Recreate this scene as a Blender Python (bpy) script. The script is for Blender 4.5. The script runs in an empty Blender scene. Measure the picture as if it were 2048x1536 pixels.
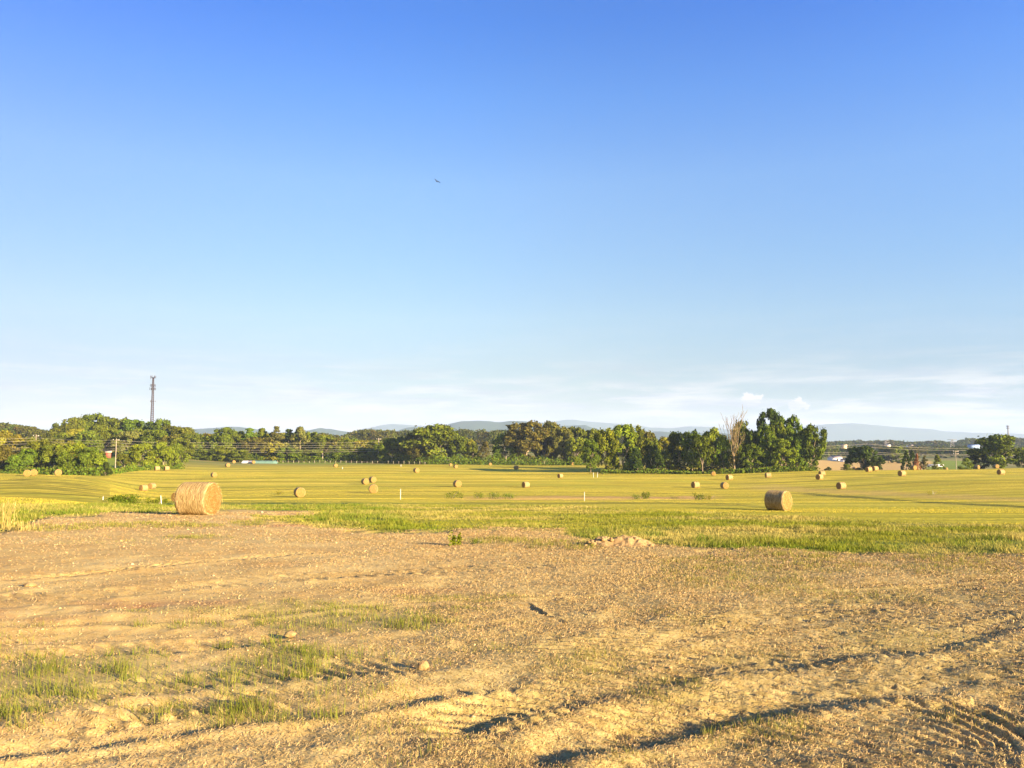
import bpy, math, random
import numpy as np
rng = np.random.default_rng(7)
random.seed(7)
C = bpy.context.scene.collection
SC = bpy.context.scene
R = math.radians

# ------------------------------------------------------------------ camera
CAMZ = 1.7
F = 1538.0
PITCH = math.atan((888 - 768) / F)
cam_d = bpy.data.cameras.new("camera")
cam = bpy.data.objects.new("camera", cam_d)
C.objects.link(cam)
cam_d.sensor_width = 36.0
cam_d.lens = F / 2048 * 36.0
cam_d.clip_start = 0.1
cam_d.clip_end = 30000
cam.location = (0, 0, CAMZ)
cam.rotation_euler = (math.pi / 2 + PITCH, 0, 0)
SC.camera = cam

# ------------------------------------------------------------------ light
SUN_EL = 13.5          # degrees above the horizon
SUN_AZ = -38.0         # direction towards the sun, degrees from +X (behind right of the camera)
sd = bpy.data.lights.new("sun", 'SUN')
so = bpy.data.objects.new("sun", sd)
C.objects.link(so)
sd.energy = 4.3
sd.angle = R(0.53)
sd.color = (1.0, 0.80, 0.52)
# the lamp shines along its local -Z
so.rotation_euler = (R(90 - SUN_EL), 0, R(SUN_AZ + 90))
SC.view_settings.view_transform = 'Standard'
SC.view_settings.look = 'None'
SC.view_settings.gamma = 1.0
SC.view_settings.exposure = 2.32
try:
    SC.view_settings.use_curve_mapping = False
except Exception:
    pass

# ------------------------------------------------------------------ node helpers
class NT:
    def __init__(self, tree):
        self.t = tree; self.n = tree.nodes; self.l = tree.links
    def node(self, typ, **kw):
        nd = self.n.new(typ)
        for k, v in kw.items():
            setattr(nd, k, v)
        return nd
    def put(self, sock, v):
        if hasattr(v, 'is_output') or isinstance(v, bpy.types.NodeSocket):
            self.l.new(v, sock)
        else:
            sock.default_value = v
    def math(self, op, a, b=0.0, c=None, clamp=False):
        nd = self.node('ShaderNodeMath', operation=op); nd.use_clamp = clamp
        self.put(nd.inputs[0], a); self.put(nd.inputs[1], b)
        if c is not None: self.put(nd.inputs[2], c)
        return nd.outputs[0]
    def mix(self, f, a, b, blend='MIX'):
        nd = self.node('ShaderNodeMix'); nd.data_type = 'RGBA'; nd.blend_type = blend
        self.put(nd.inputs[0], f)
        self.put(nd.inputs[6], a if not isinstance(a, tuple) else (*a, 1)[:4])
        self.put(nd.inputs[7], b if not isinstance(b, tuple) else (*b, 1)[:4])
        return nd.outputs[2]
    def ramp(self, fac, stops, interp='LINEAR'):
        nd = self.node('ShaderNodeValToRGB'); cr = nd.color_ramp; cr.interpolation = interp
        while len(cr.elements) < len(stops): cr.elements.new(0.5)
        for e, (p, c) in zip(cr.elements, stops):
            e.position = p
            e.color = (c, c, c, 1) if not isinstance(c, tuple) else (*c, 1)[:4]
        self.put(nd.inputs[0], fac)
        return nd.outputs[0]
    def noise(self, vec, scale, detail=3, rough=0.6, dist=0.0):
        nd = self.node('ShaderNodeTexNoise')
        self.put(nd.inputs['Vector'], vec); nd.inputs['Scale'].default_value = scale
        nd.inputs['Detail'].default_value = detail; nd.inputs['Roughness'].default_value = rough
        nd.inputs['Distortion'].default_value = dist
        return nd.outputs[0]
    def mapping(self, vec, loc=(0, 0, 0), rot=(0, 0, 0), scale=(1, 1, 1)):
        nd = self.node('ShaderNodeMapping')
        self.put(nd.inputs[0], vec)
        nd.inputs[1].default_value = loc; nd.inputs[2].default_value = rot; nd.inputs[3].default_value = scale
        return nd.outputs[0]
    def smooth(self, v, a, b):
        nd = self.node('ShaderNodeMapRange'); nd.interpolation_type = 'SMOOTHSTEP'
        self.put(nd.inputs[0], v); nd.inputs[1].default_value = a; nd.inputs[2].default_value = b
        return nd.outputs[0]
    def attr(self, name, out='Fac'):
        nd = self.node('ShaderNodeAttribute'); nd.attribute_name = name
        return nd.outputs[out]

def new_mat(name):
    m = bpy.data.materials.new(name); m.use_nodes = True
    m.node_tree.nodes.clear()
    return m, NT(m.node_tree)

def finish(nt, shader):
    o = nt.node('ShaderNodeOutputMaterial'); nt.l.new(shader, o.inputs[0])

def principled(nt, col, rough=0.85, normal=None, spec=0.2, metal=0.0):
    p = nt.node('ShaderNodeBsdfPrincipled')
    nt.put(p.inputs['Base Color'], col if not isinstance(col, tuple) else (*col, 1)[:4])
    p.inputs['Roughness'].default_value = rough
    p.inputs['Specular IOR Level'].default_value = spec
    p.inputs['Metallic'].default_value = metal
    if normal is not None: nt.l.new(normal, p.inputs['Normal'])
    return p.outputs[0]

def bump(nt, h, dist=0.05, strength=1.0, prev=None):
    b = nt.node('ShaderNodeBump'); b.inputs['Strength'].default_value = strength
    b.inputs['Distance'].default_value = dist
    nt.put(b.inputs['Height'], h)
    if prev is not None: nt.l.new(prev, b.inputs['Normal'])
    return b.outputs[0]

# ------------------------------------------------------------------ world: Nishita sky, thin clouds low down
W = bpy.data.worlds.new("World"); SC.world = W; W.use_nodes = True
W.node_tree.nodes.clear()
wt = NT(W.node_tree)
sky = wt.node('ShaderNodeTexSky'); sky.sky_type = 'NISHITA'
sky.sun_disc = False
sky.sun_elevation = R(SUN_EL)
sky.sun_rotation = R(90 - SUN_AZ)      # clockwise from +Y
sky.altitude = 300; sky.air_density = 1.0; sky.dust_density = 0.6; sky.ozone_density = 2.2
tc = wt.node('ShaderNodeTexCoord')
sep = wt.node('ShaderNodeSeparateXYZ'); wt.l.new(tc.outputs['Generated'], sep.inputs[0])
dx, dy, dz = sep.outputs
el = wt.math('ARCSINE', dz)                       # radians above horizon
az = wt.math('ARCTAN2', dx, dy)
SKYGRADE = [(0, (0.446, 0.408, 0.452)), (0.066, (0.417, 0.394, 0.421)), (0.11, (0.465, 0.426, 0.427)), (0.184, (0.575, 0.544, 0.523)), (0.262, (0.567, 0.598, 0.622)), (0.378, (0.589, 0.668, 0.771)), (0.494, (0.393, 0.605, 0.896)), (0.594, (0.239, 0.506, 0.941)), (1.0, (0.152, 0.408, 0.95))]
grade = wt.ramp(wt.math('MULTIPLY', el, 1 / R(50), clamp=True), SKYGRADE)
skyc = wt.mix(1.0, sky.outputs[0], grade, 'MULTIPLY')
skyc = wt.mix(wt.smooth(az, 0.0, -0.75), skyc, (0.78, 0.74, 0.86), 'MULTIPLY')   # less bright opposite the sun
skyc = wt.mix(wt.smooth(az, 0.0, 0.75), skyc, (0.90, 1.05, 1.22), 'MULTIPLY')
cmb = wt.node('ShaderNodeCombineXYZ')
wt.put(cmb.inputs[0], wt.math('MULTIPLY', az, 3.0)); wt.put(cmb.inputs[1], wt.math('MULTIPLY', el, 26.0))
veil_n = wt.noise(cmb.outputs[0], 2.2, 7, 0.62, 0.4)
veil = wt.math('MULTIPLY', wt.smooth(veil_n, 0.40, 0.62), wt.ramp(wt.math('MULTIPLY', el, 1 / R(10), clamp=True),
               [(0.0, 0.6), (0.15, 0.75), (0.38, 0.65), (0.50, 0.30), (0.65, 0.08), (1.0, 0.0)]))
cmb2 = wt.node('ShaderNodeCombineXYZ')
wt.put(cmb2.inputs[0], wt.math('MULTIPLY', az, 60.0)); wt.put(cmb2.inputs[1], wt.math('MULTIPLY', el, 90.0))
puff_n = wt.noise(cmb2.outputs[0], 1.6, 6, 0.6, 0.2)
def patch(a, e, wa, we, lo=0.45, hi=0.62):
    g = wt.math('ADD', wt.math('POWER', wt.math('DIVIDE', wt.math('SUBTRACT', az, R(a)), R(wa)), 2.0),
                wt.math('POWER', wt.math('DIVIDE', wt.math('SUBTRACT', el, R(e)), R(we)), 2.0))
    gg = wt.math('SUBTRACT', 1.0, g, clamp=True)
    return wt.smooth(wt.math('ADD', wt.math('MULTIPLY', gg, 0.70), wt.math('MULTIPLY', wt.math('SUBTRACT', puff_n, 0.40), 1.3)), lo, hi)
def streak(a, e, wa, we):
    g = wt.math('ADD', wt.math('POWER', wt.math('DIVIDE', wt.math('SUBTRACT', az, R(a)), R(wa)), 2.0),
                wt.math('POWER', wt.math('DIVIDE', wt.math('SUBTRACT', el, R(e)), R(we)), 2.0))
    gg = wt.math('SUBTRACT', 1.0, g, clamp=True)
    return wt.math('MULTIPLY', gg, wt.smooth(veil_n, 0.3, 0.6), clamp=True)
cl = veil
for (a, e, wa, we, k) in [(17.3, 3.1, 1.2, 0.8, 0.95), (20.4, 2.75, 1.05, 0.65, 1.0), (27.4, 1.9, 0.5, 0.35, 0.45), (18.8, 2.6, 0.6, 0.3, 0.4)]:
    cl = wt.math('MAXIMUM', cl, wt.math('MULTIPLY', patch(a, e, wa, we), k))
for (a, e, wa, we, k) in [(3.6, 4.1, 2.0, 0.30, 0.7), (21, 4.35, 5.5, 0.25, 0.5), (-13.6, 5.6, 2.6, 0.10, 0.45), (-9.5, 6.7, 1.3, 0.13, 0.35),
                          (10, 3.3, 2.2, 0.2, 0.5), (-19, 4.5, 6.0, 0.5, 0.45), (32, 4.3, 2.0, 0.12, 0.3)]:
    cl = wt.math('MAXIMUM', cl, wt.math('MULTIPLY', streak(a, e, wa, we), k))
CLOUD = (2.95, 2.78, 2.66)
CLK = 1.0
cloudc = wt.mix(wt.smooth(wt.noise(cmb.outputs[0], 3.0, 4, 0.6, 0.2), 0.35, 0.6), (1.85, 1.90, 2.15), CLOUD)
skyf = wt.mix(wt.math('MULTIPLY', cl, 1.0, clamp=True), skyc, cloudc)
bg = wt.node('ShaderNodeBackground'); wt.l.new(skyf, bg.inputs[0]); bg.inputs[1].default_value = 0.07
wo = wt.node('ShaderNodeOutputWorld'); wt.l.new(bg.outputs[0], wo.inputs[0])

# ------------------------------------------------------------------ numpy noise
def _h(ix, iy, seed):
    n = (ix.astype(np.int64) * 374761393 + iy.astype(np.int64) * 668265263 + seed * 2147483647) & 0xFFFFFFFF
    n = ((n ^ (n >> 13)) * 1274126177) & 0xFFFFFFFF
    n = (n ^ (n >> 16)) & 0xFFFFFFFF
    return n / 4294967295.0
def vnoise(x, y, seed=0):
    ix = np.floor(x); iy = np.floor(y); fx = x - ix; fy = y - iy
    ix = ix.astype(np.int64); iy = iy.astype(np.int64)
    ux = fx * fx * (3 - 2 * fx); uy = fy * fy * (3 - 2 * fy)
    a = _h(ix, iy, seed); b = _h(ix + 1, iy, seed); c = _h(ix, iy + 1, seed); d = _h(ix + 1, iy + 1, seed)
    return (a + (b - a) * ux) * (1 - uy) + (c + (d - c) * ux) * uy     # 0..1
def rotv(x, y, a):
    return x * math.cos(a) - y * math.sin(a), x * math.sin(a) + y * math.cos(a)
def fbm(x, y, scale, octv=4, seed=0, rough=0.5):
    s = 0; amp = 1; tot = 0
    for i in range(octv):
        xx, yy = rotv(x, y, 0.7 * i + 0.3)
        s = s + amp * (vnoise(xx / scale, yy / scale, seed + i * 17) - 0.5) * 2
        tot += amp; amp *= rough; scale *= 0.5
    return s / tot
def sstep(v, a, b):
    t = np.clip((v - a) / (b - a), 0, 1); return t * t * (3 - 2 * t)

# ------------------------------------------------------------------ terrain
YN = [0, 10, 20, 30, 36, 40, 46, 52, 58, 64, 72, 80, 90, 100, 115, 150, 177, 200, 220, 245, 271, 300, 340, 385, 430, 500, 600, 700, 900, 1200, 1500, 2500, 4000, 12000]
def col(d):
    ks = sorted(d); return np.interp(YN, ks, [d[k] for k in ks])
near = {0: -1.7, 10: -2.08, 20: -2.48, 30: -2.92, 36: -3.16}
COLS = [
 (-500, col({**near, 50: -3.6, 100: -4.6, 150: -5.5, 200: -7.6, 250: -9, 385: -9, 500: -4, 700: 8, 900: 10, 1500: 0, 3000: -10, 12000: -10})),
 (60,  col({**near, 50: -3.75, 100: -4.85, 150: -5.65, 177: -7.2, 200: -8.4, 250: -9.5, 340: -9, 430: -6, 500: -1, 700: 8, 900: 10, 1500: 0, 3000: -10, 12000: -10})),
 (180, col({**near, 56: -4.3, 100: -5.9, 150: -6.5, 177: -7.0, 220: -8.4, 250: -9.0, 300: -9.3, 340: -8, 430: -3, 500: 0, 700: 2, 1500: 0, 3000: -10, 12000: -10})),
 (290, col({**near, 46: -4.1, 52: -4.66, 60: -4.9, 70: -5.5, 80: -6.2, 115: -8.1, 150: -9.8, 177: -10.6, 220: -9.9, 256: -9.0, 300: -9.3, 340: -8.6, 430: -3, 550: 0, 700: 0, 1500: -5, 3000: -10, 12000: -10})),
 (440, col({**near, 46: -4.15, 52: -4.70, 60: -4.92, 70: -5.5, 80: -6.2, 115: -8.0, 150: -9.4, 185: -10.0, 243: -9.8, 300: -10.1, 385: -9.5, 430: -8, 600: -5, 900: 0, 1500: -5, 3000: -10, 12000: -10})),
 (700, col({**near, 46: -4.15, 52: -4.70, 60: -4.92, 70: -5.5, 80: -6.15, 115: -7.95, 150: -9.0, 185: -9.7, 243: -9.5, 288: -9.6, 385: -9.4, 600: -7, 900: 2, 1500: -2, 3000: -10, 12000: -10})),
 (1200, col({**near, 46: -4.15, 52: -4.70, 60: -4.92, 70: -5.5, 80: -6.15, 115: -7.95, 150: -9.2, 185: -10.0, 243: -9.9, 288: -9.9, 385: -9.9, 600: -7, 900: 2, 1500: -2, 3000: -10, 12000: -10})),
 (1450, col({**near, 46: -4.15, 52: -4.70, 60: -4.92, 70: -5.5, 80: -6.2, 115: -8.2, 150: -9.6, 177: -10.1, 210: -9.8, 254: -9.5, 300: -9.8, 385: -10.5, 600: -10, 900: -6, 1500: -6, 3000: -10, 12000: -10})),
 (1700, col({**near, 46: -4.15, 52: -4.70, 60: -4.92, 70: -5.5, 80: -6.15, 100: -7.3, 140: -9.2, 165: -9.65, 200: -8.8, 220: -8.1, 245: -8.0, 300: -11.5, 400: -14.5, 500: -14.4, 600: -13, 800: -12, 1200: -9, 1500: -8, 3000: -10, 12000: -10})),
 (1900, col({**near, 46: -4.15, 52: -4.70, 60: -4.92, 70: -5.5, 80: -6.1, 100: -7.1, 150: -8.5, 185: -8.4, 215: -8.0, 245: -7.8, 300: -10.5, 400: -14, 500: -14, 700: -12, 1200: -7, 1500: -5, 3000: -10, 12000: -10})),
 (2048, col({**near, 46: -4.15, 52: -4.70, 60: -4.92, 70: -5.5, 80: -6.05, 100: -6.9, 150: -7.9, 210: -8.3, 245: -7.7, 271: -7.75, 330: -10.5, 400: -13, 600: -13, 1000: -8, 1500: 0, 2500: -8, 12000: -10})),
 (2700, col({**near, 56: -4.7, 100: -6.5, 150: -7.5, 210: -8, 271: -8, 400: -12, 600: -12, 1000: -8, 1500: 0, 2500: -8, 12000: -10})),
]
_azc = np.array([math.atan((c[0] - 1024) / F) for c in COLS])
_tab = np.array([c[1] for c in COLS])
NA, NL = 240, 500
_ag = np.linspace(-0.80, 0.80, NA)
_lg = np.linspace(math.log(3), math.log(12000), NL)
_yg = np.exp(_lg)
_t1 = np.array([np.interp(_yg, YN, row) for row in _tab])           # cols x NL
_t2 = np.array([np.interp(_ag, _azc, _t1[:, j]) for j in range(NL)]).T   # NA x NL
def _blur(a, s, axis):
    k = np.exp(-0.5 * (np.arange(-3 * s, 3 * s + 1) / s) ** 2); k /= k.sum()
    pad = [(0, 0), (0, 0)]; pad[axis] = (3 * s, 3 * s)
    b = np.pad(a, pad, mode='edge')
    return np.apply_along_axis(lambda v: np.convolve(v, k, mode='valid'), axis, b)
_t3 = _blur(_blur(_t2, 4, 0), 2, 1)
def T(X, Y):
    X = np.asarray(X, float); Y = np.asarray(Y, float)
    r = np.hypot(X, Y); a = np.arctan2(X, Y); ac = np.clip(a, -0.80, 0.80)
    d = np.maximum(r * np.cos(ac), 3.0)
    fa = np.clip((ac + 0.80) / 1.6 * (NA - 1), 0, NA - 1.001); fl = np.clip((np.log(d) - _lg[0]) / (_lg[-1] - _lg[0]) * (NL - 1), 0, NL - 1.001)
    ia = fa.astype(int); il = fl.astype(int); ua = fa - ia; ul = fl - il
    z = (_t3[ia, il] * (1 - ua) + _t3[ia + 1, il] * ua) * (1 - ul) + (_t3[ia, il + 1] * (1 - ua) + _t3[ia + 1, il + 1] * ua) * ul
    near_z = -1.7 - 0.0385 * r * np.cos(ac)
    w = np.clip((r - 3) / 10, 0, 1)
    z = near_z * (1 - w) + z * w
    back = np.clip((np.abs(a) - 1.3) / 1.2, 0, 1)
    z = z * (1 - back) + (-1.7 - 6 * (1 - np.exp(-r / 150))) * back
    roll = 0.30 * fbm(X, Y, 45, 2, 5) * np.clip((r - 60) / 120, 0, 1) + 0.8 * fbm(X, Y, 260, 2, 9) * np.clip((r - 620) / 400, 0, 1)
    return z + roll + CAMZ

def ray(px, py):
    u = (px - 1024) / F; v = (768 - py) / F
    return np.array([u, math.cos(PITCH) - v * math.sin(PITCH), math.sin(PITCH) + v * math.cos(PITCH)])
def P(px, py, Y):
    d = ray(px, py); return d * (Y / d[1]) + np.array([0, 0, CAMZ])
def ghit(px, py, y0=3.0, y1=420):
    """first point where the sight line through a photograph pixel meets the terrain"""
    d = ray(px, py); ys = np.exp(np.linspace(math.log(y0), math.log(y1), 700))
    X = d[0] / d[1] * ys; Z = d[2] / d[1] * ys + CAMZ
    t = T(X, ys); below = np.where(Z <= t)[0]
    if len(below) == 0: return np.array([X[-1], ys[-1], t[-1]])
    i = below[0]
    if i == 0: return np.array([X[0], ys[0], t[0]])
    a = (Z[i - 1] - t[i - 1]) / ((Z[i - 1] - t[i - 1]) - (Z[i] - t[i]) + 1e-9)
    y = ys[i - 1] + (ys[i] - ys[i - 1]) * a
    return np.array([d[0] / d[1] * y, y, float(T(d[0] / d[1] * y, y))])

def screen(X, Y):
    """photograph coordinates of a terrain point: used only to survey where plots of ground lie"""
    z = T(X, Y) - CAMZ
    Yf = np.maximum(Y, 0.5)
    cf = Yf * math.cos(PITCH) + z * math.sin(PITCH); cu = -Yf * math.sin(PITCH) + z * math.cos(PITCH)
    return 1024 + F * X / cf, 768 - F * cu / cf

# -------- plots of ground (surveyed from the photograph, then roughened with world-space noise)
EDGE_X = [-600, 0, 40, 75, 100, 180, 230, 350, 440, 470, 520, 640, 700, 860, 1000, 1120, 1170, 1200, 1330, 1400, 1500, 1650, 1760, 1900, 2048, 2700]
EDGE_Y = [1062, 1064, 1052, 1038, 1031, 1029, 1022, 1024, 1019, 1021, 1035, 1055, 1061, 1062, 1059, 1061, 1072, 1078, 1090, 1097, 1101, 1105, 1108, 1109, 1111, 1111]
def masks(X, Y):
    sx, sy = screen(X, Y)
    r = np.hypot(X, Y)
    n1 = fbm(X, Y, 2.6, 4, 31); n2 = fbm(X, Y, 0.7, 3, 41)
    edge = np.interp(sx, EDGE_X, EDGE_Y)
    amp = 8 + 9 * np.clip((sx - 800) / 600, 0, 1)
    dirt = sstep(sy - edge + n1 * amp + n2 * 4, -5, 6)
    dirt = np.where((Y < 3.0) , 1.0, dirt)
    # slot of bare soil beyond the small grass island
    slot = sstep(7 - np.abs(sy - (1024 + 0.012 * (sx - 440))) - n1 * 3, 0, 3) * sstep(sx, 380, 470) * (1 - sstep(sx, 600, 680))
    dirt = np.maximum(dirt, slot)
    # reddish disturbed strip with weeds in the middle distance
    strip2 = sstep(4.5 - np.abs(sy - (997 - 0.003 * (sx - 1000))) - n1 * 3.5, 0, 2.5) * sstep(sx, 860, 1000) * (1 - sstep(sx, 1380, 1470))
    # trodden tan strip on the right part of the field
    cy = np.interp(sx, [1440, 1560, 1700, 1850, 2048, 2400], [971, 977, 984, 992, 1000, 1010])
    strip3 = sstep(6.5 - np.abs(sy - cy) - n1 * 6, -2, 5) * sstep(sx, 1450, 1560)
    cy4 = np.interp(sx, [860, 1040, 1300, 1480, 1540, 1560, 1700, 1850, 2048, 2400], [1004, 1008, 1005, 1010, 1016, 984, 994, 1004, 1014, 1026])
    dark_streak = sstep(2.6 - np.abs(sy - cy4) - n1 * 3.0, -.8, 2.2) * np.where(sx < 1545, .55 * sstep(sx, 860, 960), sstep(sx, 1560, 1640))  # thin dark green lines across the field, broken up by noise
    fieldfar = 1 - sstep(r, 300, 420)
    # verge: long grass between the bare soil and the mown field
    vtop = np.interp(sx, [-600, 0, 100, 330, 440, 800, 1000, 1300, 1500, 1700, 2048, 2700], [1006, 1006, 1008, 1003, 1003, 1005, 1009, 1019, 1031, 1040, 1046, 1046])
    verge = sstep(sy - vtop + n1 * 5, -2, 5) * (1 - dirt)
    verge = np.where(Y > 120, 0, verge)
    def el_(cx, cy, rx, ry): return np.clip(1 - ((sx - cx) / rx) ** 2 - ((sy - cy) / ry) ** 2, 0, 1)
    green = np.zeros_like(X)
    for e in [(190, 1022, 170, 17), (600, 1014, 230, 17), (700, 1035, 150, 20), (1600, 1094, 250, 15), (1970, 1092, 110, 20), (1230, 1072, 120, 12), (820, 1060, 90, 12),
              (20, 1035, 90, 24), (1060, 1012, 90, 5), (1380, 1086, 80, 12), (250, 1003, 70, 14), (330, 1010, 60, 10), (1740, 1094, 120, 12)]:
        green = np.maximum(green, el_(*e))
    green = sstep(green + n1 * 0.35, 0.05, 0.6)
    return dict(dark_streak=dark_streak, dirt=dirt, strip2=strip2, strip3=strip3, verge=verge, green=green, sx=sx, sy=sy, r=r, n1=n1, n2=n2, field=fieldfar)

def near_tufts(sx, sy, n1, n2):
    """how thickly small grass stands on the bare soil"""
    d = np.zeros_like(sx)
    for (cx, cy, rx, ry, k) in [(640, 1232, 230, 45, 1), (800, 1242, 160, 30, .8), (480, 1290, 70, 12, 1), (110, 1365, 190, 60, .95), (260, 1345, 130, 70, .9), (560, 1330, 200, 60, .6), (420, 1360, 140, 40, .7), (30, 1420, 120, 60, .8),
              (520, 1442, 260, 30, .8), (330, 1430, 160, 30, .5), (150, 1400, 160, 60, .5), (1150, 1330, 160, 40, .6), (1330, 1380, 120, 40, .8), (1500, 1470, 200, 40, .9), (1250, 1520, 200, 30, .5),
              (1800, 1275, 260, 40, .7), (1500, 1310, 200, 30, .6), (950, 1195, 200, 14, .8), (300, 1050, 220, 7, .9), (380, 1075, 120, 5, .7), (90, 1058, 110, 9, 1), (500, 1046, 60, 7, 1), (1010, 1082, 130, 8, 1),
              (1150, 1090, 120, 12, .9), (1500, 1130, 260, 30, .8), (1450, 1160, 260, 26, .9), (1750, 1190, 330, 30, .7), (1900, 1130, 250, 26, .5), (1350, 1250, 200, 40, .35), (330, 1250, 240, 10, .8),
              (640, 1220, 500, 9, .8), (1040, 1300, 140, 30, .5), (1900, 1440, 200, 40, .5), (300, 1500, 200, 30, .35)]:
        d = np.maximum(d, k * np.clip(1 - ((sx - cx) / rx) ** 2 - ((sy - cy) / ry) ** 2, 0, 1))
    base = 0.13 + 0.27 * sstep(sx, 800, 1400)
    return np.clip(sstep(d + n1 * 0.35 + n2 * 0.25, 0.12, 0.75) + base * sstep(n1 + 0.6 * n2, -0.3, 0.5), 0, 1)

# -------- ruts and tread marks in the bare soil
def world_line(pts):
    L = np.array([ghit(a, b, 2.5)[:2] for a, b in pts])
    for _ in range(2):                       # round the corners
        q = np.empty((2 * len(L) - 2 + 2, 2)); q[0] = L[0]; q[-1] = L[-1]
        q[1:-1:2] = L[:-1] * .75 + L[1:] * .25; q[2:-1:2] = L[:-1] * .25 + L[1:] * .75
        L = q
    return L
RUTS = [  # points, half width, depth, lug depth, lug spacing
 ([(2200, 1432), (2048, 1398), (1880, 1372), (1700, 1402), (1530, 1420), (1380, 1450), (1200, 1490), (1000, 1530)], 0.20, 0.070, 0.0, 1),
 ([(2200, 1210), (2048, 1240), (1900, 1272), (1700, 1305), (1500, 1325), (1350, 1345), (1200, 1374), (1050, 1405), (920, 1450), (850, 1500)], 0.34, 0.070, 0.020, 0.17),
 ([(1100, 1358), (900, 1380), (800, 1400), (600, 1432), (400, 1462), (200, 1485), (0, 1512), (-200, 1540)], 0.17, 0.075, 0.0, 1),
 ([(-200, 1256), (0, 1250), (200, 1243), (420, 1237), (700, 1212), (1000, 1187), (1500, 1182), (2048, 1152), (2300, 1140)], 0.22, 0.05, 0.0, 1),
 ([(-150, 1440), (100, 1402), (300, 1372), (600, 1342), (900, 1330)], 0.30, 0.03, 0.012, 0.16),
 ([(-100, 1335), (150, 1302), (400, 1290), (650, 1268)], 0.25, 0.04, 0.01, 0.2),
 ([(2250, 1520), (2000, 1455), (1800, 1452), (1500, 1490), (1300, 1540), (1200, 1600)], 0.62, 0.012, 0.013, 0.15),
 ([(2200, 1165), (1800, 1200), (1500, 1232), (1250, 1290), (1100, 1330)], 0.55, 0.012, 0.020, 0.18),
 ([(2200, 1330), (1950, 1345), (1700, 1372), (1480, 1395)], 0.55, 0.012, 0.018, 0.16),
 ([(-100, 1165), (150, 1150), (420, 1120), (700, 1100)], 0.30, 0.03, 0.016, 0.25),
 ([(-100, 1200), (200, 1185), (520, 1160), (900, 1140), (1300, 1120)], 0.4, 0.03, 0.02, 0.3),
 ([(-100, 1290), (200, 1272), (500, 1262)], 0.2, 0.03, 0.0, 1),
 ([(1040, 1203), (1075, 1222), (1105, 1234), (1125, 1241), (1150, 1251)], 0.035, 0.035, 0.0, 1),
 ([(2250, 1300), (1950, 1312), (1650, 1345), (1350, 1400), (1150, 1470)], 0.5, 0.008, 0.016, 0.16),
 ([(2250, 1235), (1900, 1232), (1600, 1255), (1300, 1300)], 0.5, 0.008, 0.016, 0.19),
 ([(0, 1470), (200, 1448), (420, 1412), (640, 1388)], 0.26, 0.03, 0.02, 0.2),
]
RUTW = [(world_line(p), w, d, l, s) for p, w, d, l, s in RUTS]
def rut_height(X, Y):
    nearm = (np.hypot(X, Y) < 26) & (np.abs(X) < 26)
    H0 = np.zeros_like(X); F0 = np.zeros_like(X)
    if nearm.any(): H0[nearm], F0[nearm] = _rut(X[nearm], Y[nearm])
    return H0, F0
def _rut(X, Y):
    H = np.zeros_like(X); floor = np.zeros_like(X)
    wob = 0.10 * fbm(X, Y, 0.9, 4, 77)
    for k, (L, w, dep, lug, sp) in enumerate(RUTW):
        best = np.full(X.shape, 1e9); bs = np.zeros_like(X); sacc = 0; side = np.zeros_like(X); qs = np.zeros_like(X)
        for a, b in zip(L[:-1], L[1:]):
            ab = b - a; ln = np.hypot(*ab) + 1e-9; t = np.clip(((X - a[0]) * ab[0] + (Y - a[1]) * ab[1]) / ln ** 2, 0, 1)
            qx = X - a[0] - t * ab[0]; qy = Y - a[1] - t * ab[1]; dd = np.hypot(qx, qy)
            m = dd < best; best = np.where(m, dd, best); bs = np.where(m, sacc + t * ln, bs)
            side = np.where(m, np.sign(ab[0] * qy - ab[1] * qx), side); qs = np.where(m, qx * .79 - qy * .62, qs); sacc += ln
        ends = sstep(bs, 0, 0.6) * (1 - sstep(bs, sacc - 0.6, sacc))
        dd = best + wob * (1 if w > 0.1 else 0.7)
        vary = 0.6 + 0.8 * np.clip(0.5 + fbm(X, Y, 1.8, 2, 90 + k), 0, 1)
        sunny = sstep(-qs, -0.5 * w, 0.5 * w)         # sun-facing bank shaped long and gentle so it lights up less
        tr = -dep * 0.62 * vary * (1 - sstep(dd, w * (0.45 - .2 * sunny), w * (1.1 + 1.9 * sunny)))
        berm = dep * 0.38 * vary * (1 - .8 * sunny) * np.exp(-((dd - w * 1.4) / (w * 0.5)) ** 2)
        lg = 0
        if lug > 0:
            ph = bs / sp + 0.9 * (best * side) / sp * 0.6 + 0.25 * vnoise(X / 0.5, Y / 0.5, 5)
            lg = 1.25 * lug * vary * np.clip(np.sin(2 * math.pi * ph) * 1.4, -1, 1) * (0.35 + 1.1 * vnoise(X / 0.6, Y / 0.6, 6)) * (1 - sstep(dd, w * 0.95, w * 1.25))
        H += (tr + berm + lg) * ends
        floor = np.maximum(floor, (1 - sstep(dd, w * 0.5, w * 1.1)) * ends)
    return H, floor
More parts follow.
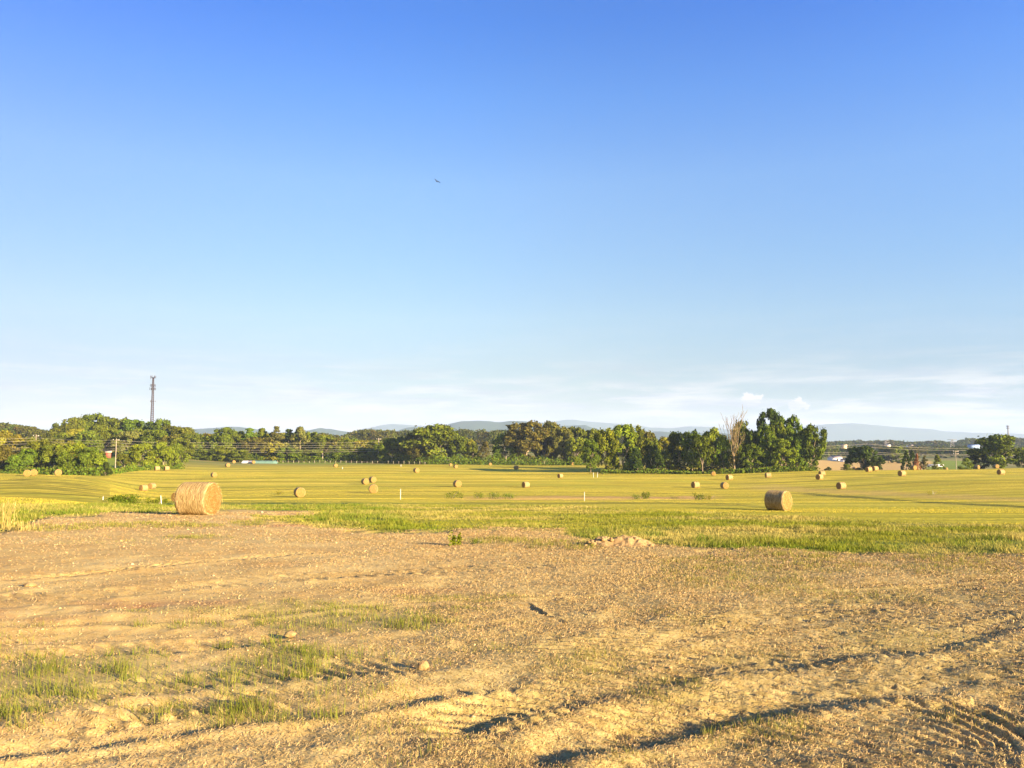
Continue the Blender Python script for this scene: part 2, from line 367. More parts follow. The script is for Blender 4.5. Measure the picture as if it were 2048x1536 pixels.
def micro(X, Y, M):
    r = M['r']; dirt = M['dirt']
    dr = np.maximum(0.0048 * r, 0.008)
    out = np.zeros_like(X)
    for i, (lam, amp) in enumerate([(3.2, .018), (1.6, .014), (0.8, .013), (0.4, .011), (0.2, .012), (0.1, .0105), (0.05, .0075)]):
        xx, yy = rotv(X, Y, 0.5 + i)
        fade = np.clip((lam / dr - 2.5) / 3, 0, 1)
        out += amp * 2 * (vnoise(xx / lam, yy / lam, 200 + i) - 0.5) * fade
    smooth_road = sstep(10 - np.abs(M['sy'] - 1078 - 0.0 * M['sx']), 0, 6) * (1 - sstep(M['sx'], 1050, 1200))
    cl_zone = sstep(M['sy'], 1090, 1115) * (1 - sstep(M['sy'], 1240, 1300)) * (1 - 0.5 * sstep(M['sx'], 1100, 1500)) + 0.35
    for i, (lam, amp) in enumerate([(0.55, .020), (0.28, .024), (0.14, .026)]):
        xx, yy = rotv(X, Y, 1.1 + i)
        fade = np.clip((lam / dr - 2.0) / 3, 0, 1)
        n = vnoise(xx / lam, yy / lam, 300 + i)
        out += amp * np.clip(n - 0.62, 0, 1) * 1.6 * fade * cl_zone * (0.4 + 0.9 * vnoise(X / 2.2, Y / 2.2, 310))
    out *= (1 - 0.75 * smooth_road)
    ruth, floor = rut_height(X, Y)
    nearf = 1 - sstep(r, 44, 60)
    return (out * (0.35 + 0.65 * dirt) + ruth * dirt) * nearf, floor * dirt * nearf

# ------------------------------------------------------------------ mesh helpers
def mk(name, V, Fc, mat=None, parent=None, smooth=False, attrs=None, link=True):
    """V (n,3); Fc (m,k) constant polygon size, or a list of such arrays"""
    me = bpy.data.meshes.new(name)
    V = np.asarray(V, np.float32)
    if not isinstance(Fc, list): Fc = [Fc]
    Fc = [np.asarray(f, np.int32) for f in Fc if len(f)]
    loops = np.concatenate([f.ravel() for f in Fc]); tot = np.concatenate([np.full(len(f), f.shape[1], np.int32) for f in Fc])
    st = np.concatenate([[0], np.cumsum(tot)[:-1]]).astype(np.int32)
    me.vertices.add(len(V)); me.vertices.foreach_set('co', V.ravel())
    me.loops.add(len(loops)); me.loops.foreach_set('vertex_index', loops)
    me.polygons.add(len(tot)); me.polygons.foreach_set('loop_start', st); me.polygons.foreach_set('loop_total', tot)
    if smooth: me.polygons.foreach_set('use_smooth', np.ones(len(tot), bool))
    for k, a in (attrs or {}).items():
        a = np.asarray(a, np.float32)
        if a.ndim == 1:
            at = me.attributes.new(k, 'FLOAT', 'POINT'); at.data.foreach_set('value', a)
        else:
            at = me.attributes.new(k, 'FLOAT_COLOR', 'POINT')
            at.data.foreach_set('color', np.c_[a, np.ones(len(a))].astype(np.float32).ravel())
    me.update(calc_edges=True)
    if mat is not None: me.materials.append(mat)
    ob = bpy.data.objects.new(name, me)
    if link: C.objects.link(ob)
    if parent is not None: ob.parent = parent
    return ob
def tag(o, label=None, cat=None, group=None, kind=None):
    if label: o['label'] = label
    if cat: o['category'] = cat
    if group: o['group'] = group
    if kind: o['kind'] = kind
    return o
def empty(name, loc, rz=0.0):
    o = bpy.data.objects.new(name, None); C.objects.link(o)
    o.location = tuple(float(v) for v in loc); o.rotation_euler = (0, 0, rz); o.empty_display_size = 0.5
    return o
class MB:
    def __init__(s): s.v = []; s.q = []; s.t = []; s.n = 0
    def add(s, V, Q=None, Tt=None):
        V = np.asarray(V, float)
        if Q is not None and len(Q): s.q.append(np.asarray(Q) + s.n)
        if Tt is not None and len(Tt): s.t.append(np.asarray(Tt) + s.n)
        s.v.append(V); s.n += len(V)
    def box(s, c, size, rz=0.0, taper=1.0):
        x, y, z = [v / 2 for v in size]
        V = np.array([[-x, -y, -z], [x, -y, -z], [x, y, -z], [-x, y, -z], [-x * taper, -y * taper, z], [x * taper, -y * taper, z], [x * taper, y * taper, z], [-x * taper, y * taper, z]])
        ca, sa = math.cos(rz), math.sin(rz)
        V = np.c_[V[:, 0] * ca - V[:, 1] * sa, V[:, 0] * sa + V[:, 1] * ca, V[:, 2]] + np.array(c)
        s.add(V, [[0, 3, 2, 1], [4, 5, 6, 7], [0, 1, 5, 4], [1, 2, 6, 5], [2, 3, 7, 6], [3, 0, 4, 7]])
    def tube(s, pts, rad, n=6, cap=True):
        pts = np.asarray(pts, float); rad = np.broadcast_to(rad, (len(pts),))
        rings = []
        for i, p in enumerate(pts):
            d = pts[min(i + 1, len(pts) - 1)] - pts[max(i - 1, 0)]; d = d / (np.linalg.norm(d) + 1e-9)
            a = np.cross(d, [0.13, 0.97, 0.2]); 
            if np.linalg.norm(a) < 0.2: a = np.cross(d, [1, 0, 0])
            a /= np.linalg.norm(a); b = np.cross(d, a)
            t = np.arange(n) * 2 * math.pi / n
            rings.append(p + rad[i] * (np.outer(np.cos(t), a) + np.outer(np.sin(t), b)))
        V = np.concatenate(rings); Q = []
        for i in range(len(pts) - 1):
            for k in range(n):
                Q.append([i * n + k, i * n + (k + 1) % n, (i + 1) * n + (k + 1) % n, (i + 1) * n + k])
        Tt = []
        if cap:
            for base in (0, (len(pts) - 1) * n):
                for k in range(1, n - 1): Tt.append([base, base + k, base + k + 1])
        s.add(V, Q, Tt)
    def build(s, name, mat, parent=None, smooth=False, attrs=None):
        fs = []
        if s.q: fs.append(np.concatenate(s.q))
        if s.t: fs.append(np.concatenate(s.t))
        return mk(name, np.concatenate(s.v), fs, mat, parent, smooth, attrs)
def plain(name, colr, rough=0.7, var=0.15, scale=3.0, metal=0.0):
    m, nt = new_mat(name); tcn = nt.node('ShaderNodeTexCoord')
    n = nt.noise(tcn.outputs['Object'], scale, 4, 0.6)
    c = nt.mix(nt.smooth(n, 0.3, 0.7), tuple(v * (1 - var) for v in colr), tuple(min(1, v * (1 + var)) for v in colr))
    finish(nt, principled(nt, c, rough, metal=metal)); return m

# ------------------------------------------------------------------ ground material
def ground_material():
    m, nt = new_mat('ground')
    tcn = nt.node('ShaderNodeTexCoord'); geo = nt.node('ShaderNodeNewGeometry'); pos = geo.outputs['Position']
    dirt = nt.attr('dirt'); verge = nt.attr('verge'); green = nt.attr('green'); s2 = nt.attr('strip2'); s3 = nt.attr('strip3'); hill = nt.attr('hill')
    red = nt.attr('red'); far = nt.attr('far'); tuft = nt.attr('tuft')
    # bare soil
    nA = nt.noise(pos, 0.55, 5, 0.65); nB = nt.noise(pos, 9.0, 5, 0.7); nC = nt.noise(pos, 55.0, 3, 0.7)
    soil = nt.ramp(nA, [(0.30, (0.47, 0.280, 0.076)), (0.5, (0.55, 0.372, 0.114)), (0.72, (0.61, 0.455, 0.165))])
    soil = nt.mix(nt.math('MULTIPLY', nt.smooth(nB, 0.45, 0.75), 0.35), soil, (0.60, 0.45, 0.25))
    soil = nt.mix(nt.math('MULTIPLY', nt.smooth(nB, 0.50, 0.30), 0.35), soil, (0.40, 0.215, 0.095))
    soil = nt.mix(nt.math('MULTIPLY', nt.smooth(nC, 0.52, 0.70), 0.40), soil, (0.22, 0.12, 0.055))
    soil = nt.mix(nt.math('MULTIPLY', nt.smooth(nC, 0.46, 0.33), 0.45), soil, (0.70, 0.56, 0.34))
    soil = nt.mix(nt.math('MULTIPLY', red, 0.75), soil, (0.38, 0.13, 0.065))
    soil = nt.mix(nt.math('MULTIPLY', nt.attr('worn'), 0.75), soil, nt.mix(nt.smooth(nB, 0.35, 0.6), (0.31, 0.228, 0.074), (0.47, 0.36, 0.140)))
    soil = nt.mix(nt.math('MULTIPLY', tuft, 0.45), soil, (0.30, 0.25, 0.07))
    # mown hay field: windrow lines as stubble stripes, ridge shadow painted on the left hill
    pm = nt.mapping(pos, scale=(0.006, 0.11, 0.0)); w1 = nt.noise(pm, 1.0, 8, 0.70, 0.8)
    pm2 = nt.mapping(pos, rot=(0, 0, R(4)), scale=(0.05, 1.3, 0.0)); w2 = nt.noise(pm2, 1.0, 4, 0.65, 0.4)
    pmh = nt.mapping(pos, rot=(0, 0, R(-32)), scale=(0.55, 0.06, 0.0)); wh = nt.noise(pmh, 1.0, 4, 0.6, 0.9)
    pmd = nt.mapping(pos, rot=(0, 0, R(-24)), scale=(0.42, 0.045, 0.0)); ridge_shade = nt.noise(pmd, 1.0, 3, 0.5, 1.2)  # pattern of the painted ridge shadows on the left hill
    st = nt.node('ShaderNodeMix'); st.data_type = 'FLOAT'
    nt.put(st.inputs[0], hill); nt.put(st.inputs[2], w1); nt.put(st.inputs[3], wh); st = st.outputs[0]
    nD = nt.noise(pos, 0.05, 4, 0.6); nE = nt.noise(pos, 2.5, 5, 0.72)
    f = nt.ramp(st, [(0.38, (0.19, 0.18, 0.016)), (0.46, (0.40, 0.33, 0.026)), (0.53, (0.66, 0.50, 0.042)), (0.64, (0.76, 0.58, 0.085))])
    f = nt.mix(nt.math('MULTIPLY', nt.smooth(w2, 0.54, 0.40), 0.75), f, (0.23, 0.20, 0.025))
    f = nt.mix(nt.math('MULTIPLY', nt.smooth(w2, 0.56, 0.72), 0.4), f, (0.68, 0.56, 0.17))
    f = nt.mix(nt.math('MULTIPLY', nt.smooth(nD, 0.45, 0.65), 0.5), f, (0.36, 0.36, 0.035))
    f = nt.mix(nt.math('MULTIPLY', nt.smooth(nE, 0.56, 0.38), 0.5), f, (0.24, 0.20, 0.03))
    nearf = nt.attr('lush')
    f = nt.mix(nt.math('MULTIPLY', nearf, 0.30), f, (0.33, 0.34, 0.035))
    f = nt.mix(nt.math('MULTIPLY', s3, 0.55), f, nt.mix(nt.smooth(nE, 0.4, 0.6), (0.34, 0.235, 0.07), (0.54, 0.38, 0.12)))
    f = nt.mix(nt.math('MULTIPLY', s2, 0.6), f, nt.mix(nt.smooth(nE, 0.4, 0.6), (0.40, 0.17, 0.09), (0.62, 0.38, 0.18)))
    vg = nt.mix(nt.smooth(nE, 0.35, 0.65), (0.11, 0.13, 0.022), (0.27, 0.26, 0.045))
    vg = nt.mix(nt.math('MULTIPLY', green, 0.8), vg, (0.045, 0.10, 0.018))
    f = nt.mix(nt.math('MULTIPLY', nt.attr('dark_streak'), 0.8), f, (0.07, 0.085, 0.02))
    f = nt.mix(nt.math('MULTIPLY', nt.math('MULTIPLY', hill, nt.smooth(ridge_shade, 0.50, 0.60)), 0.65), f, (0.13, 0.115, 0.02))  # shadow of the wheel ridges, mixed into the hill colour as dark rows
    f = nt.mix(verge, f, vg)
    # pasture and crops farther off
    nF = nt.noise(nt.mapping(pos, scale=(0.6, 2.0, 1)), 0.012, 3, 0.5)
    ff = nt.ramp(nF, [(0.36, (0.10, 0.14, 0.03)), (0.47, (0.20, 0.20, 0.05)), (0.54, (0.30, 0.24, 0.09)), (0.66, (0.15, 0.19, 0.045))])
    f = nt.mix(far, f, ff)
    tan = nt.attr('tan'); f = nt.mix(tan, f, nt.mix(nt.smooth(nE, 0.4, 0.6), (0.46, 0.29, 0.09), (0.56, 0.38, 0.13)))
    lawn = nt.attr('lawn'); f = nt.mix(lawn, f, (0.20, 0.25, 0.03))
    c = nt.mix(dirt, f, soil)
    # relief
    hb = nt.math('ADD', nt.math('MULTIPLY', nB, 0.6), nt.math('MULTIPLY', nC, 0.30))
    b1 = bump(nt, hb, 0.017, 0.9)
    fieldh = nt.math('ADD', nt.math('MULTIPLY', st, 1.0), nt.math('ADD', nt.math('MULTIPLY', w2, 0.35), nt.math('MULTIPLY', nE, 0.22)))
    b2 = bump(nt, nt.math('MULTIPLY', fieldh, nt.math('SUBTRACT', 1.0, dirt)), 0.45, 1.0, b1)
    finish(nt, principled(nt, c, 0.95, b2, spec=0.05))
    return m
GM = ground_material()

# ------------------------------------------------------------------ ground sheets
def grid_faces(nr, nc, wrap=False):
    i = np.arange(nr - 1)[:, None]; j = np.arange(nc - (0 if wrap else 1))[None, :]
    j2 = (j + 1) % nc
    a = i * nc + j; b = i * nc + j2; c = (i + 1) * nc + j2; d = (i + 1) * nc + j
    return np.stack([a, b, c, d], -1).reshape(-1, 4)
AZ = np.linspace(R(-50), R(50), 1180)
rr = np.exp(np.arange(math.log(2.4), math.log(46), 0.0046)); rr2 = np.exp(np.arange(math.log(rr[-1]) + 0.006, math.log(430), 0.0085))
RR = np.concatenate([rr, rr2, [430.0]])
A, Rg = np.meshgrid(AZ, RR)
X = (Rg * np.sin(A)).ravel(); Y = (Rg * np.cos(A)).ravel()
def ground_attrs(X, Y, do_micro=True):
    M = masks(X, Y); z = T(X, Y)
    if do_micro:
        mi, floor = micro(X, Y, M); z = z + mi
    else: floor = np.zeros_like(X)
    sx, sy = M['sx'], M['sy']; az_ = np.arctan2(X, Y)
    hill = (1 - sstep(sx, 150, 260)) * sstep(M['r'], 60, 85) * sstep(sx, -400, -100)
    redm = np.zeros_like(X)
    for (cx, cy, rx, ry) in [(60, 1225, 160, 16), (1110, 1238, 60, 14), (300, 1205, 240, 12), (1700, 1398, 30, 10), (870, 1180, 150, 10), (640, 1050, 500, 6)]:
        redm = np.maximum(redm, np.clip(1 - ((sx - cx) / rx) ** 2 - ((sy - cy) / ry) ** 2, 0, 1))
    redm = redm * sstep(M['n1'] + M['n2'], -0.4, 0.6)
    dcrack = np.clip(floor, 0, 1)
    far = sstep(M['r'], 330, 400); 
    valley = (sx > 1640) & (Y > 262)
    far = np.where(valley, 1.0, far)
    tan = ((sx > 1560) & (sx < 1860) & (Y > 330) & (Y < 590)).astype(float)
    lawn = ((sx > 540) & (sx < 740) & (Y > 372) & (Y < 600)).astype(float); lawn = np.maximum(lawn, ((sx > 195) & (sx < 260) & (Y > 290)).astype(float))
    lawn = np.maximum(lawn, ((sx > 1860) & (sx < 1960) & (Y > 300) & (Y < 600)).astype(float))
    lush = sstep(sy, 985, 1015)
    tf = near_tufts(sx, sy, M['n1'], M['n2']) * M['dirt']
    return z, dict(dirt=M['dirt'], verge=M['verge'], green=M['green'], strip2=M['strip2'], strip3=M['strip3'], hill=hill, red=redm, far=far, tan=tan, lawn=lawn, lush=lush, dark_streak=M['dark_streak'], tuft=tf, worn=sstep(sx + 250 * M['n1'] + 1.2 * (sy - 1200), 450, 1300) * M['dirt'])
Z, GA = ground_attrs(X, Y)
Vg = np.c_[X, Y, Z]; Fg = grid_faces(len(RR), len(AZ))[:, ::-1]
isd = (GA['dirt'][Fg].mean(1) > 0.5) & (Rg.ravel()[Fg[:, 0]] < 64)
def submesh(name, V, Fc, at, kind_label):
    u, inv = np.unique(Fc, return_inverse=True)
    return tag(mk(name, V[u], inv.reshape(Fc.shape), GM, smooth=True, attrs={k: v[u] for k, v in at.items()}), kind=kind_label)
submesh('dirt_ground', Vg, Fg[isd], GA, 'structure')
submesh('hay_field', Vg, Fg[~isd], GA, 'structure')
# the ground to the sides and behind, and the land as far as the mountains
A2 = np.linspace(R(50), R(310), 150); R2 = np.exp(np.linspace(math.log(2.4), math.log(430), 90))
a2, r2 = np.meshgrid(A2, R2); X2 = (r2 * np.sin(a2)).ravel(); Y2 = (r2 * np.cos(a2)).ravel()
z2, at2 = ground_attrs(X2, Y2, False)
n0 = len(X2)
ring = np.arange(0, 360, 3) * math.pi / 180
Xc = np.r_[0, 2.4 * np.sin(ring)]; Yc = np.r_[0, 2.4 * np.cos(ring)]; zc, atc = ground_attrs(Xc, Yc, False)
mk_v = np.c_[np.r_[X2, Xc], np.r_[Y2, Yc], np.r_[z2, zc]]
fan = np.array([[n0, n0 + 1 + (k + 1) % 120, n0 + 1 + k] for k in range(120)])
tag(mk('ground', mk_v, [grid_faces(90, 150)[:, ::-1], fan], GM, smooth=True, attrs={k: np.r_[at2[k], atc[k]] for k in at2}), kind='structure')
A3 = np.linspace(0, 2 * math.pi, 900, endpoint=False); R3 = np.exp(np.linspace(math.log(429.5), math.log(8600), 150))
a3, r3 = np.meshgrid(A3, R3); X3 = (r3 * np.sin(a3)).ravel(); Y3 = (r3 * np.cos(a3)).ravel()
z3, at3 = ground_attrs(X3, Y3, False)
z3 = np.where(r3.ravel() < 431, z3 - 0.01, z3)
tag(mk('farmland', np.c_[X3, Y3, z3], grid_faces(150, 900, True)[:, ::-1], GM, smooth=True, attrs=at3), kind='structure')

# ------------------------------------------------------------------ mountains
def mountain(name, pts, D, mat, depth):
    xs = np.arange(pts[0][0], pts[-1][0] + 1, 6.0); ys = np.interp(xs, [p[0] for p in pts], [p[1] for p in pts])
    ys = ys + 0.5 * fbm(xs, xs * 0, 40, 4, int(D)) - 0.0
    n = len(xs); rows = 15; V = []
    for k in range(rows):
        t = k / (rows - 1); prof = math.sin(math.pi * min(1, t * 1.0)) ** 0.9 if 0 < t < 1 else 0
        for i in range(n):
            top = P(xs[i], ys[i], D)
            dpt = D + depth * (t - 0.5)
            hz = -12 + (top[2] + 12) * prof * (1 + 0.10 * fbm(np.array([xs[i] * 1.0]), np.array([k * 14.0]), 60, 3, 8)[0] * (1 if k != rows // 2 else 0))
            V.append([top[0] * dpt / D if False else top[0], dpt, hz])
    return tag(mk(name, np.array(V), grid_faces(rows, n), mat, smooth=True), kind='structure')
mtn, nt = new_mat('forested_mountain'); g_ = nt.node('ShaderNodeNewGeometry')
nn = nt.noise(g_.outputs['Position'], 0.01, 5, 0.6)
finish(nt, principled(nt, nt.mix(nn, (0.035, 0.06, 0.025), (0.06, 0.09, 0.035)), 0.95, spec=0.0))
ridgeA = [(300, 872), (340, 863), (375, 859), (440, 856), (465, 853), (500, 858), (560, 870), (590, 868), (612, 863), (650, 858), (690, 863), (712, 867), (735, 857), (752, 858), (775, 864), (800, 862), (818, 855), (840, 854),
          (865, 856), (885, 857), (900, 850), (922, 844.5), (960, 843), (1000, 844.5), (1022, 841.5), (1050, 842.5), (1085, 846), (1110, 852), (1140, 852), (1170, 850), (1188, 857), (1240, 866), (1290, 866), (1310, 863),
          (1345, 866), (1370, 868), (1400, 866), (1440, 866), (1500, 872), (1580, 880)]
ridgeB = [(640, 876), (700, 866), (735, 858), (762, 850), (785, 848), (840, 852), (880, 853), (1000, 854), (1090, 846), (1130, 839.5), (1150, 840), (1175, 843), (1240, 848), (1300, 855), (1340, 857), (1382, 853), (1422, 854), (1460, 860),
          (1540, 864), (1590, 857), (1640, 850), (1690, 847), (1720, 847.5), (1770, 852), (1820, 856), (1880, 862), (1960, 866), (2048, 868), (2200, 868), (2500, 872)]
mountain('mountains', ridgeA, 5200, mtn, 1500)
mountain('mountains', ridgeB, 9600, mtn, 1500)
mountain('mountains', [(-500, 868), (-200, 862), (0, 866), (60, 864), (110, 860), (200, 866), (300, 870), (420, 874)], 6200, mtn, 1200)

# ------------------------------------------------------------------ foliage
def leaf_mat(name, base, trans=0.12):
    m, nt = new_mat(name)
    a = nt.attr('tint', 'Color'); oi = nt.node('ShaderNodeObjectInfo')
    c = nt.mix(1.0, (*base, 1), a, 'MULTIPLY')
    hs = nt.node('ShaderNodeHueSaturation'); nt.l.new(c, hs.inputs['Color'])
    nt.put(hs.inputs['Hue'], nt.math('ADD', 0.485, nt.math('MULTIPLY', oi.outputs['Random'], 0.03)))
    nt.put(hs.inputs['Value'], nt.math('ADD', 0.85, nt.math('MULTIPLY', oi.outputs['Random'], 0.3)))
    d = nt.node('ShaderNodeBsdfDiffuse'); nt.l.new(hs.outputs[0], d.inputs[0])
    t = nt.node('ShaderNodeBsdfTranslucent'); nt.l.new(hs.outputs[0], t.inputs[0])
    mx = nt.node('ShaderNodeMixShader'); mx.inputs[0].default_value = trans
    nt.l.new(d.outputs[0], mx.inputs[1]); nt.l.new(t.outputs[0], mx.inputs[2])
    finish(nt, mx.outputs[0]); return m
LM = dict(green=leaf_mat('leaves_green', (0.088, 0.122, 0.011)), bright=leaf_mat('leaves_bright', (0.145, 0.178, 0.013)), olive=leaf_mat('leaves_olive', (0.104, 0.122, 0.012)),
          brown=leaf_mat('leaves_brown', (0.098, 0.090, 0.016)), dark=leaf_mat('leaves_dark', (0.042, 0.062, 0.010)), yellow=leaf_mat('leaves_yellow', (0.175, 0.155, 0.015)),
          pine=leaf_mat('needles', (0.130, 0.135, 0.030)), rust=leaf_mat('leaves_rust', (0.26, 0.085, 0.035)), wood=leaf_mat('leaves_far', (0.075, 0.088, 0.016)))
bark = plain('bark', (0.30, 0.23, 0.15), 0.9, 0.35, 1.5)
pale_bark = plain('pale_bark', (0.20, 0.145, 0.070), 0.9, 0.3, 1.5)

def quads(Pc, N, s, g, asp=1.0):
    """diamond leaf clumps: centres, normals, half sizes"""
    n = len(Pc); N = N / (np.linalg.norm(N, axis=1, keepdims=True) + 1e-9)
    a = np.cross(N, g.normal(size=(n, 3))); a /= (np.linalg.norm(a, axis=1, keepdims=True) + 1e-9); b = np.cross(N, a)
    s = s[:, None]
    j = lambda: 1 + 0.35 * g.uniform(-1, 1, (n, 1))
    V = np.stack([Pc + a * s * j(), Pc + b * s * asp * j(), Pc - a * s * j(), Pc - b * s * asp * j()], 1).reshape(-1, 3)
    return V, np.arange(4 * n).reshape(n, 4)
def crown_arrays(kind, seed, nleaf, leaf=0.030):
    g = np.random.default_rng(seed)
    prof = {'round': (lambda t: (4 * t * (1 - t) + 1e-6) ** 0.42, 0.03), 'tall': (lambda t: (4 * t * (1 - t) + 1e-6) ** 0.45, 0.05), 'bush': (lambda t: (np.clip(1 - t, 0, 1)) ** 0.5 * (0.75 + 0.25 * np.minimum(t * 6, 1)), 0.0),
            'cone': (lambda t: (np.clip(1 - t, 0, 1)) ** 0.75 * np.minimum(1, 0.6 + t * 3), 0.05), 'pine': (lambda t: (np.clip(1 - t, 0, 1)) ** 0.65 * (0.65 + 0.35 * np.abs(np.sin(t * 15))), 0.22), 'open': (lambda t: (4 * t * (1 - t) + 1e-6) ** 0.35, 0.34)}[kind]
    f, z0 = prof
    M = {'round': 46, 'tall': 50, 'bush': 30, 'cone': 70, 'pine': 60, 'open': 34}[kind]
    t = g.uniform(0.02, 0.97, M) if kind in ('cone', 'pine', 'bush') else g.beta(1.6, 1.3, M)
    t = np.clip(t, 0.03, 0.95); a = g.uniform(0, 2 * math.pi, M)
    # an irregular outline: the radius swells and shrinks around the tree
    lob = 1 + 0.18 * np.sin(a * 2 + g.uniform(0, 6)) + 0.14 * np.sin(a * 3 + t * 5 + g.uniform(0, 6))
    rc = {'round': .115, 'tall': .115, 'bush': .15, 'cone': .07, 'pine': .08, 'open': .10}[kind] * g.uniform(0.6, 1.35, M)
    rad = np.clip(0.5 * f(t) * lob - rc * 0.7, 0.02, 1) * g.uniform(0.45, 1.0, M) ** 0.5
    cz = z0 + (1 - z0) * t
    cz = np.minimum(cz, 1 - rc * 0.5)
    cen = np.c_[rad * np.cos(a), rad * np.sin(a), cz]
    ci = g.integers(0, M, nleaf)
    w = (rc / rc.max()) ** 2; ci = g.choice(M, nleaf, p=w / w.sum())
    d = g.normal(size=(nleaf, 3)); d /= np.linalg.norm(d, axis=1, keepdims=True)
    outw = cen[ci] * [1, 1, 0]; outw = outw / (np.linalg.norm(outw, axis=1, keepdims=True) + 0.05)
    d = d + 0.35 * outw + [0, 0, 0.25]; d /= np.linalg.norm(d, axis=1, keepdims=True)
    rr_ = rc[ci][:, None] * g.uniform(0.55, 1.15, (nleaf, 1))
    Pc = cen[ci] + d * rr_ * [1, 1, 0.75 if kind != 'pine' else 0.4]
    stray = g.uniform(size=nleaf) < 0.04
    Pc[stray] += d[stray] * rc.mean() * 0.5
    Pc[:, 2] = np.clip(Pc[:, 2], 0.0, 1.05)
    N = d + g.normal(size=(nleaf, 3)) * 0.55
    V, Q = quads(Pc, N, leaf * g.uniform(0.5, 1.25, nleaf), g)
    tc_ = (g.uniform(0.78, 1.22, M)[ci] * g.uniform(0.65, 1.35, nleaf))[:, None] * np.c_[g.uniform(0.9, 1.15, nleaf), np.ones(nleaf), g.uniform(0.7, 1.2, nleaf)]
    return V, Q, np.repeat(tc_, 4, axis=0)
CROWNS = {}
for kd, cnt, nl, lf in [('round', 6, 6500, .0255), ('tall', 5, 6500, .0255), ('bush', 4, 3000, .030), ('cone', 3, 3400, .022), ('pine', 3, 3600, .024), ('open', 2, 2300, .024)]:
    for k in range(cnt):
        V, Q, tt = crown_arrays(kd, 100 + hash((len(kd), k)) % 1000 + k * 7 + len(kd) * 31, nl, lf)
        o = mk('crown', V, Q, LM['green'], attrs={'tint': tt}, link=False)
        CROWNS.setdefault(kd, []).append(o.data); bpy.data.objects.remove(o)
def limb_arrays(mb, p, d, L, r, depth, g, spread=0.6, up=0.15, kids=(2, 3), taper=0.62, nseg=3, minr=0.0):
    pts = [p]; rad = [r]; dd = d / np.linalg.norm(d)
    for i in range(nseg):
        dd = dd + g.normal(size=3) * 0.12 + np.array([0, 0, up * 0.3]); dd /= np.linalg.norm(dd)
        pts.append(pts[-1] + dd * L / nseg); rad.append(max(r * (1 - (1 - taper) * (i + 1) / nseg), minr))
    mb.tube(pts, rad, 5 if depth > 1 else 4)
    if depth <= 0: return
    for k in range(g.integers(kids[0], kids[1] + 1)):
        i = g.integers(1, nseg + 1) if k else nseg
        nd = dd + g.normal(size=3) * spread + np.array([0, 0, up])
        limb_arrays(mb, pts[i], nd, L * g.uniform(0.55, 0.85), rad[i] * 0.72, depth - 1, g, spread, up, kids, taper, nseg, minr)
TRUNKS = {}
for kd, zc in [('round', .5), ('tall', .7), ('cone', .8), ('pine', .95), ('bush', .35), ('open', .55)]:
    for k in range(2):
        g = np.random.default_rng(50 + k + len(kd)); mb = MB()
        if kd in ('cone', 'pine'):
            mb.tube([[0, 0, -0.03], [0.01, 0, zc * .5], [0, 0.01, zc]], [.03, .018, .006], 6)
        else:
            h0 = .28 if kd != 'bush' else .08
            mb.tube([[0, 0, -0.03], [0.005, 0, 0.04], [0.012, 0.0, h0 * .6], [0.0, 0.01, h0]], [.036, .028, .024, .022], 7)
            for q in range(5 if kd != 'open' else 7):
                a = q * 2 * math.pi / 5 + g.uniform(-.4, .4)
                limb_arrays(mb, np.array([0, 0.01, h0 * g.uniform(.75, 1)]), np.array([math.cos(a) * .75, math.sin(a) * .75, 1.0]), zc * .45, .014, 1 if kd != 'open' else 2, g, .5, .2)
        o = mb.build('trunk', bark); C.objects.unlink(o); TRUNKS.setdefault(kd, []).append(o.data); bpy.data.objects.remove(o)
_tc = 0
KNAME = dict(round='broadleaf_tree', tall='broadleaf_tree', cone='cedar_tree', pine='pine_tree', bush='bush', open='broadleaf_tree')
def tree(px, ytop, wpx, D, kind, colr, label, cat='tree', group=None, base_off=0.0, name=None, minh=None, bright_trunk=False):
    global _tc; _tc += 1
    x0 = P(px, 900, D)[0]; zb = float(T(x0, D)) - 0.15; zt = P(px, ytop, D)[2]
    h = max(zt - zb, 1.0); w = wpx / F * D
    if minh: h = max(h, minh)
    t = empty(name or KNAME[kind], (x0, D, zb), random.uniform(0, 6.28)); tag(t, label, cat, group)
    cm = CROWNS[kind][_tc % len(CROWNS[kind])]
    c = bpy.data.objects.new('crown', cm); C.objects.link(c); c.parent = t; wf = 1.75 if kind == 'pine' else 1.36 if D > 300 else 1.17; c.scale = (w * wf, w * wf, h)
    if kind == 'tall' and D < 270: c.scale = (w * 1.16, w * 1.16, h * .90); c.location = (0, 0, h * .10)
    c.material_slots[0].link = 'OBJECT'; c.material_slots[0].material = LM[colr]
    tr = bpy.data.objects.new('trunk', TRUNKS[kind][_tc % 2]); C.objects.link(tr); tr.parent = t
    sw = min(w, h) * (1.0 if kind != 'bush' else 1); tr.scale = (sw, sw, h)
    if bright_trunk:
        tr.material_slots[0].link = 'OBJECT'; tr.material_slots[0].material = pale_bark
    return t
CW = dict(green='mid-green', bright='bright green', olive='olive-green', brown='brownish-green', dark='dark', yellow='yellowish', pine='grey-green', rust='rusty red')
SW = dict(round='round tree', tall='narrow tree', cone='conical cedar', pine='pointed pine', bush='low leafy bush', open='open-branched tree')
ORD = ['leftmost'] + [w + ' from left' for w in 'second third fourth fifth sixth seventh eighth ninth tenth eleventh twelfth thirteenth fourteenth fifteenth sixteenth seventeenth eighteenth nineteenth twentieth'.split()]
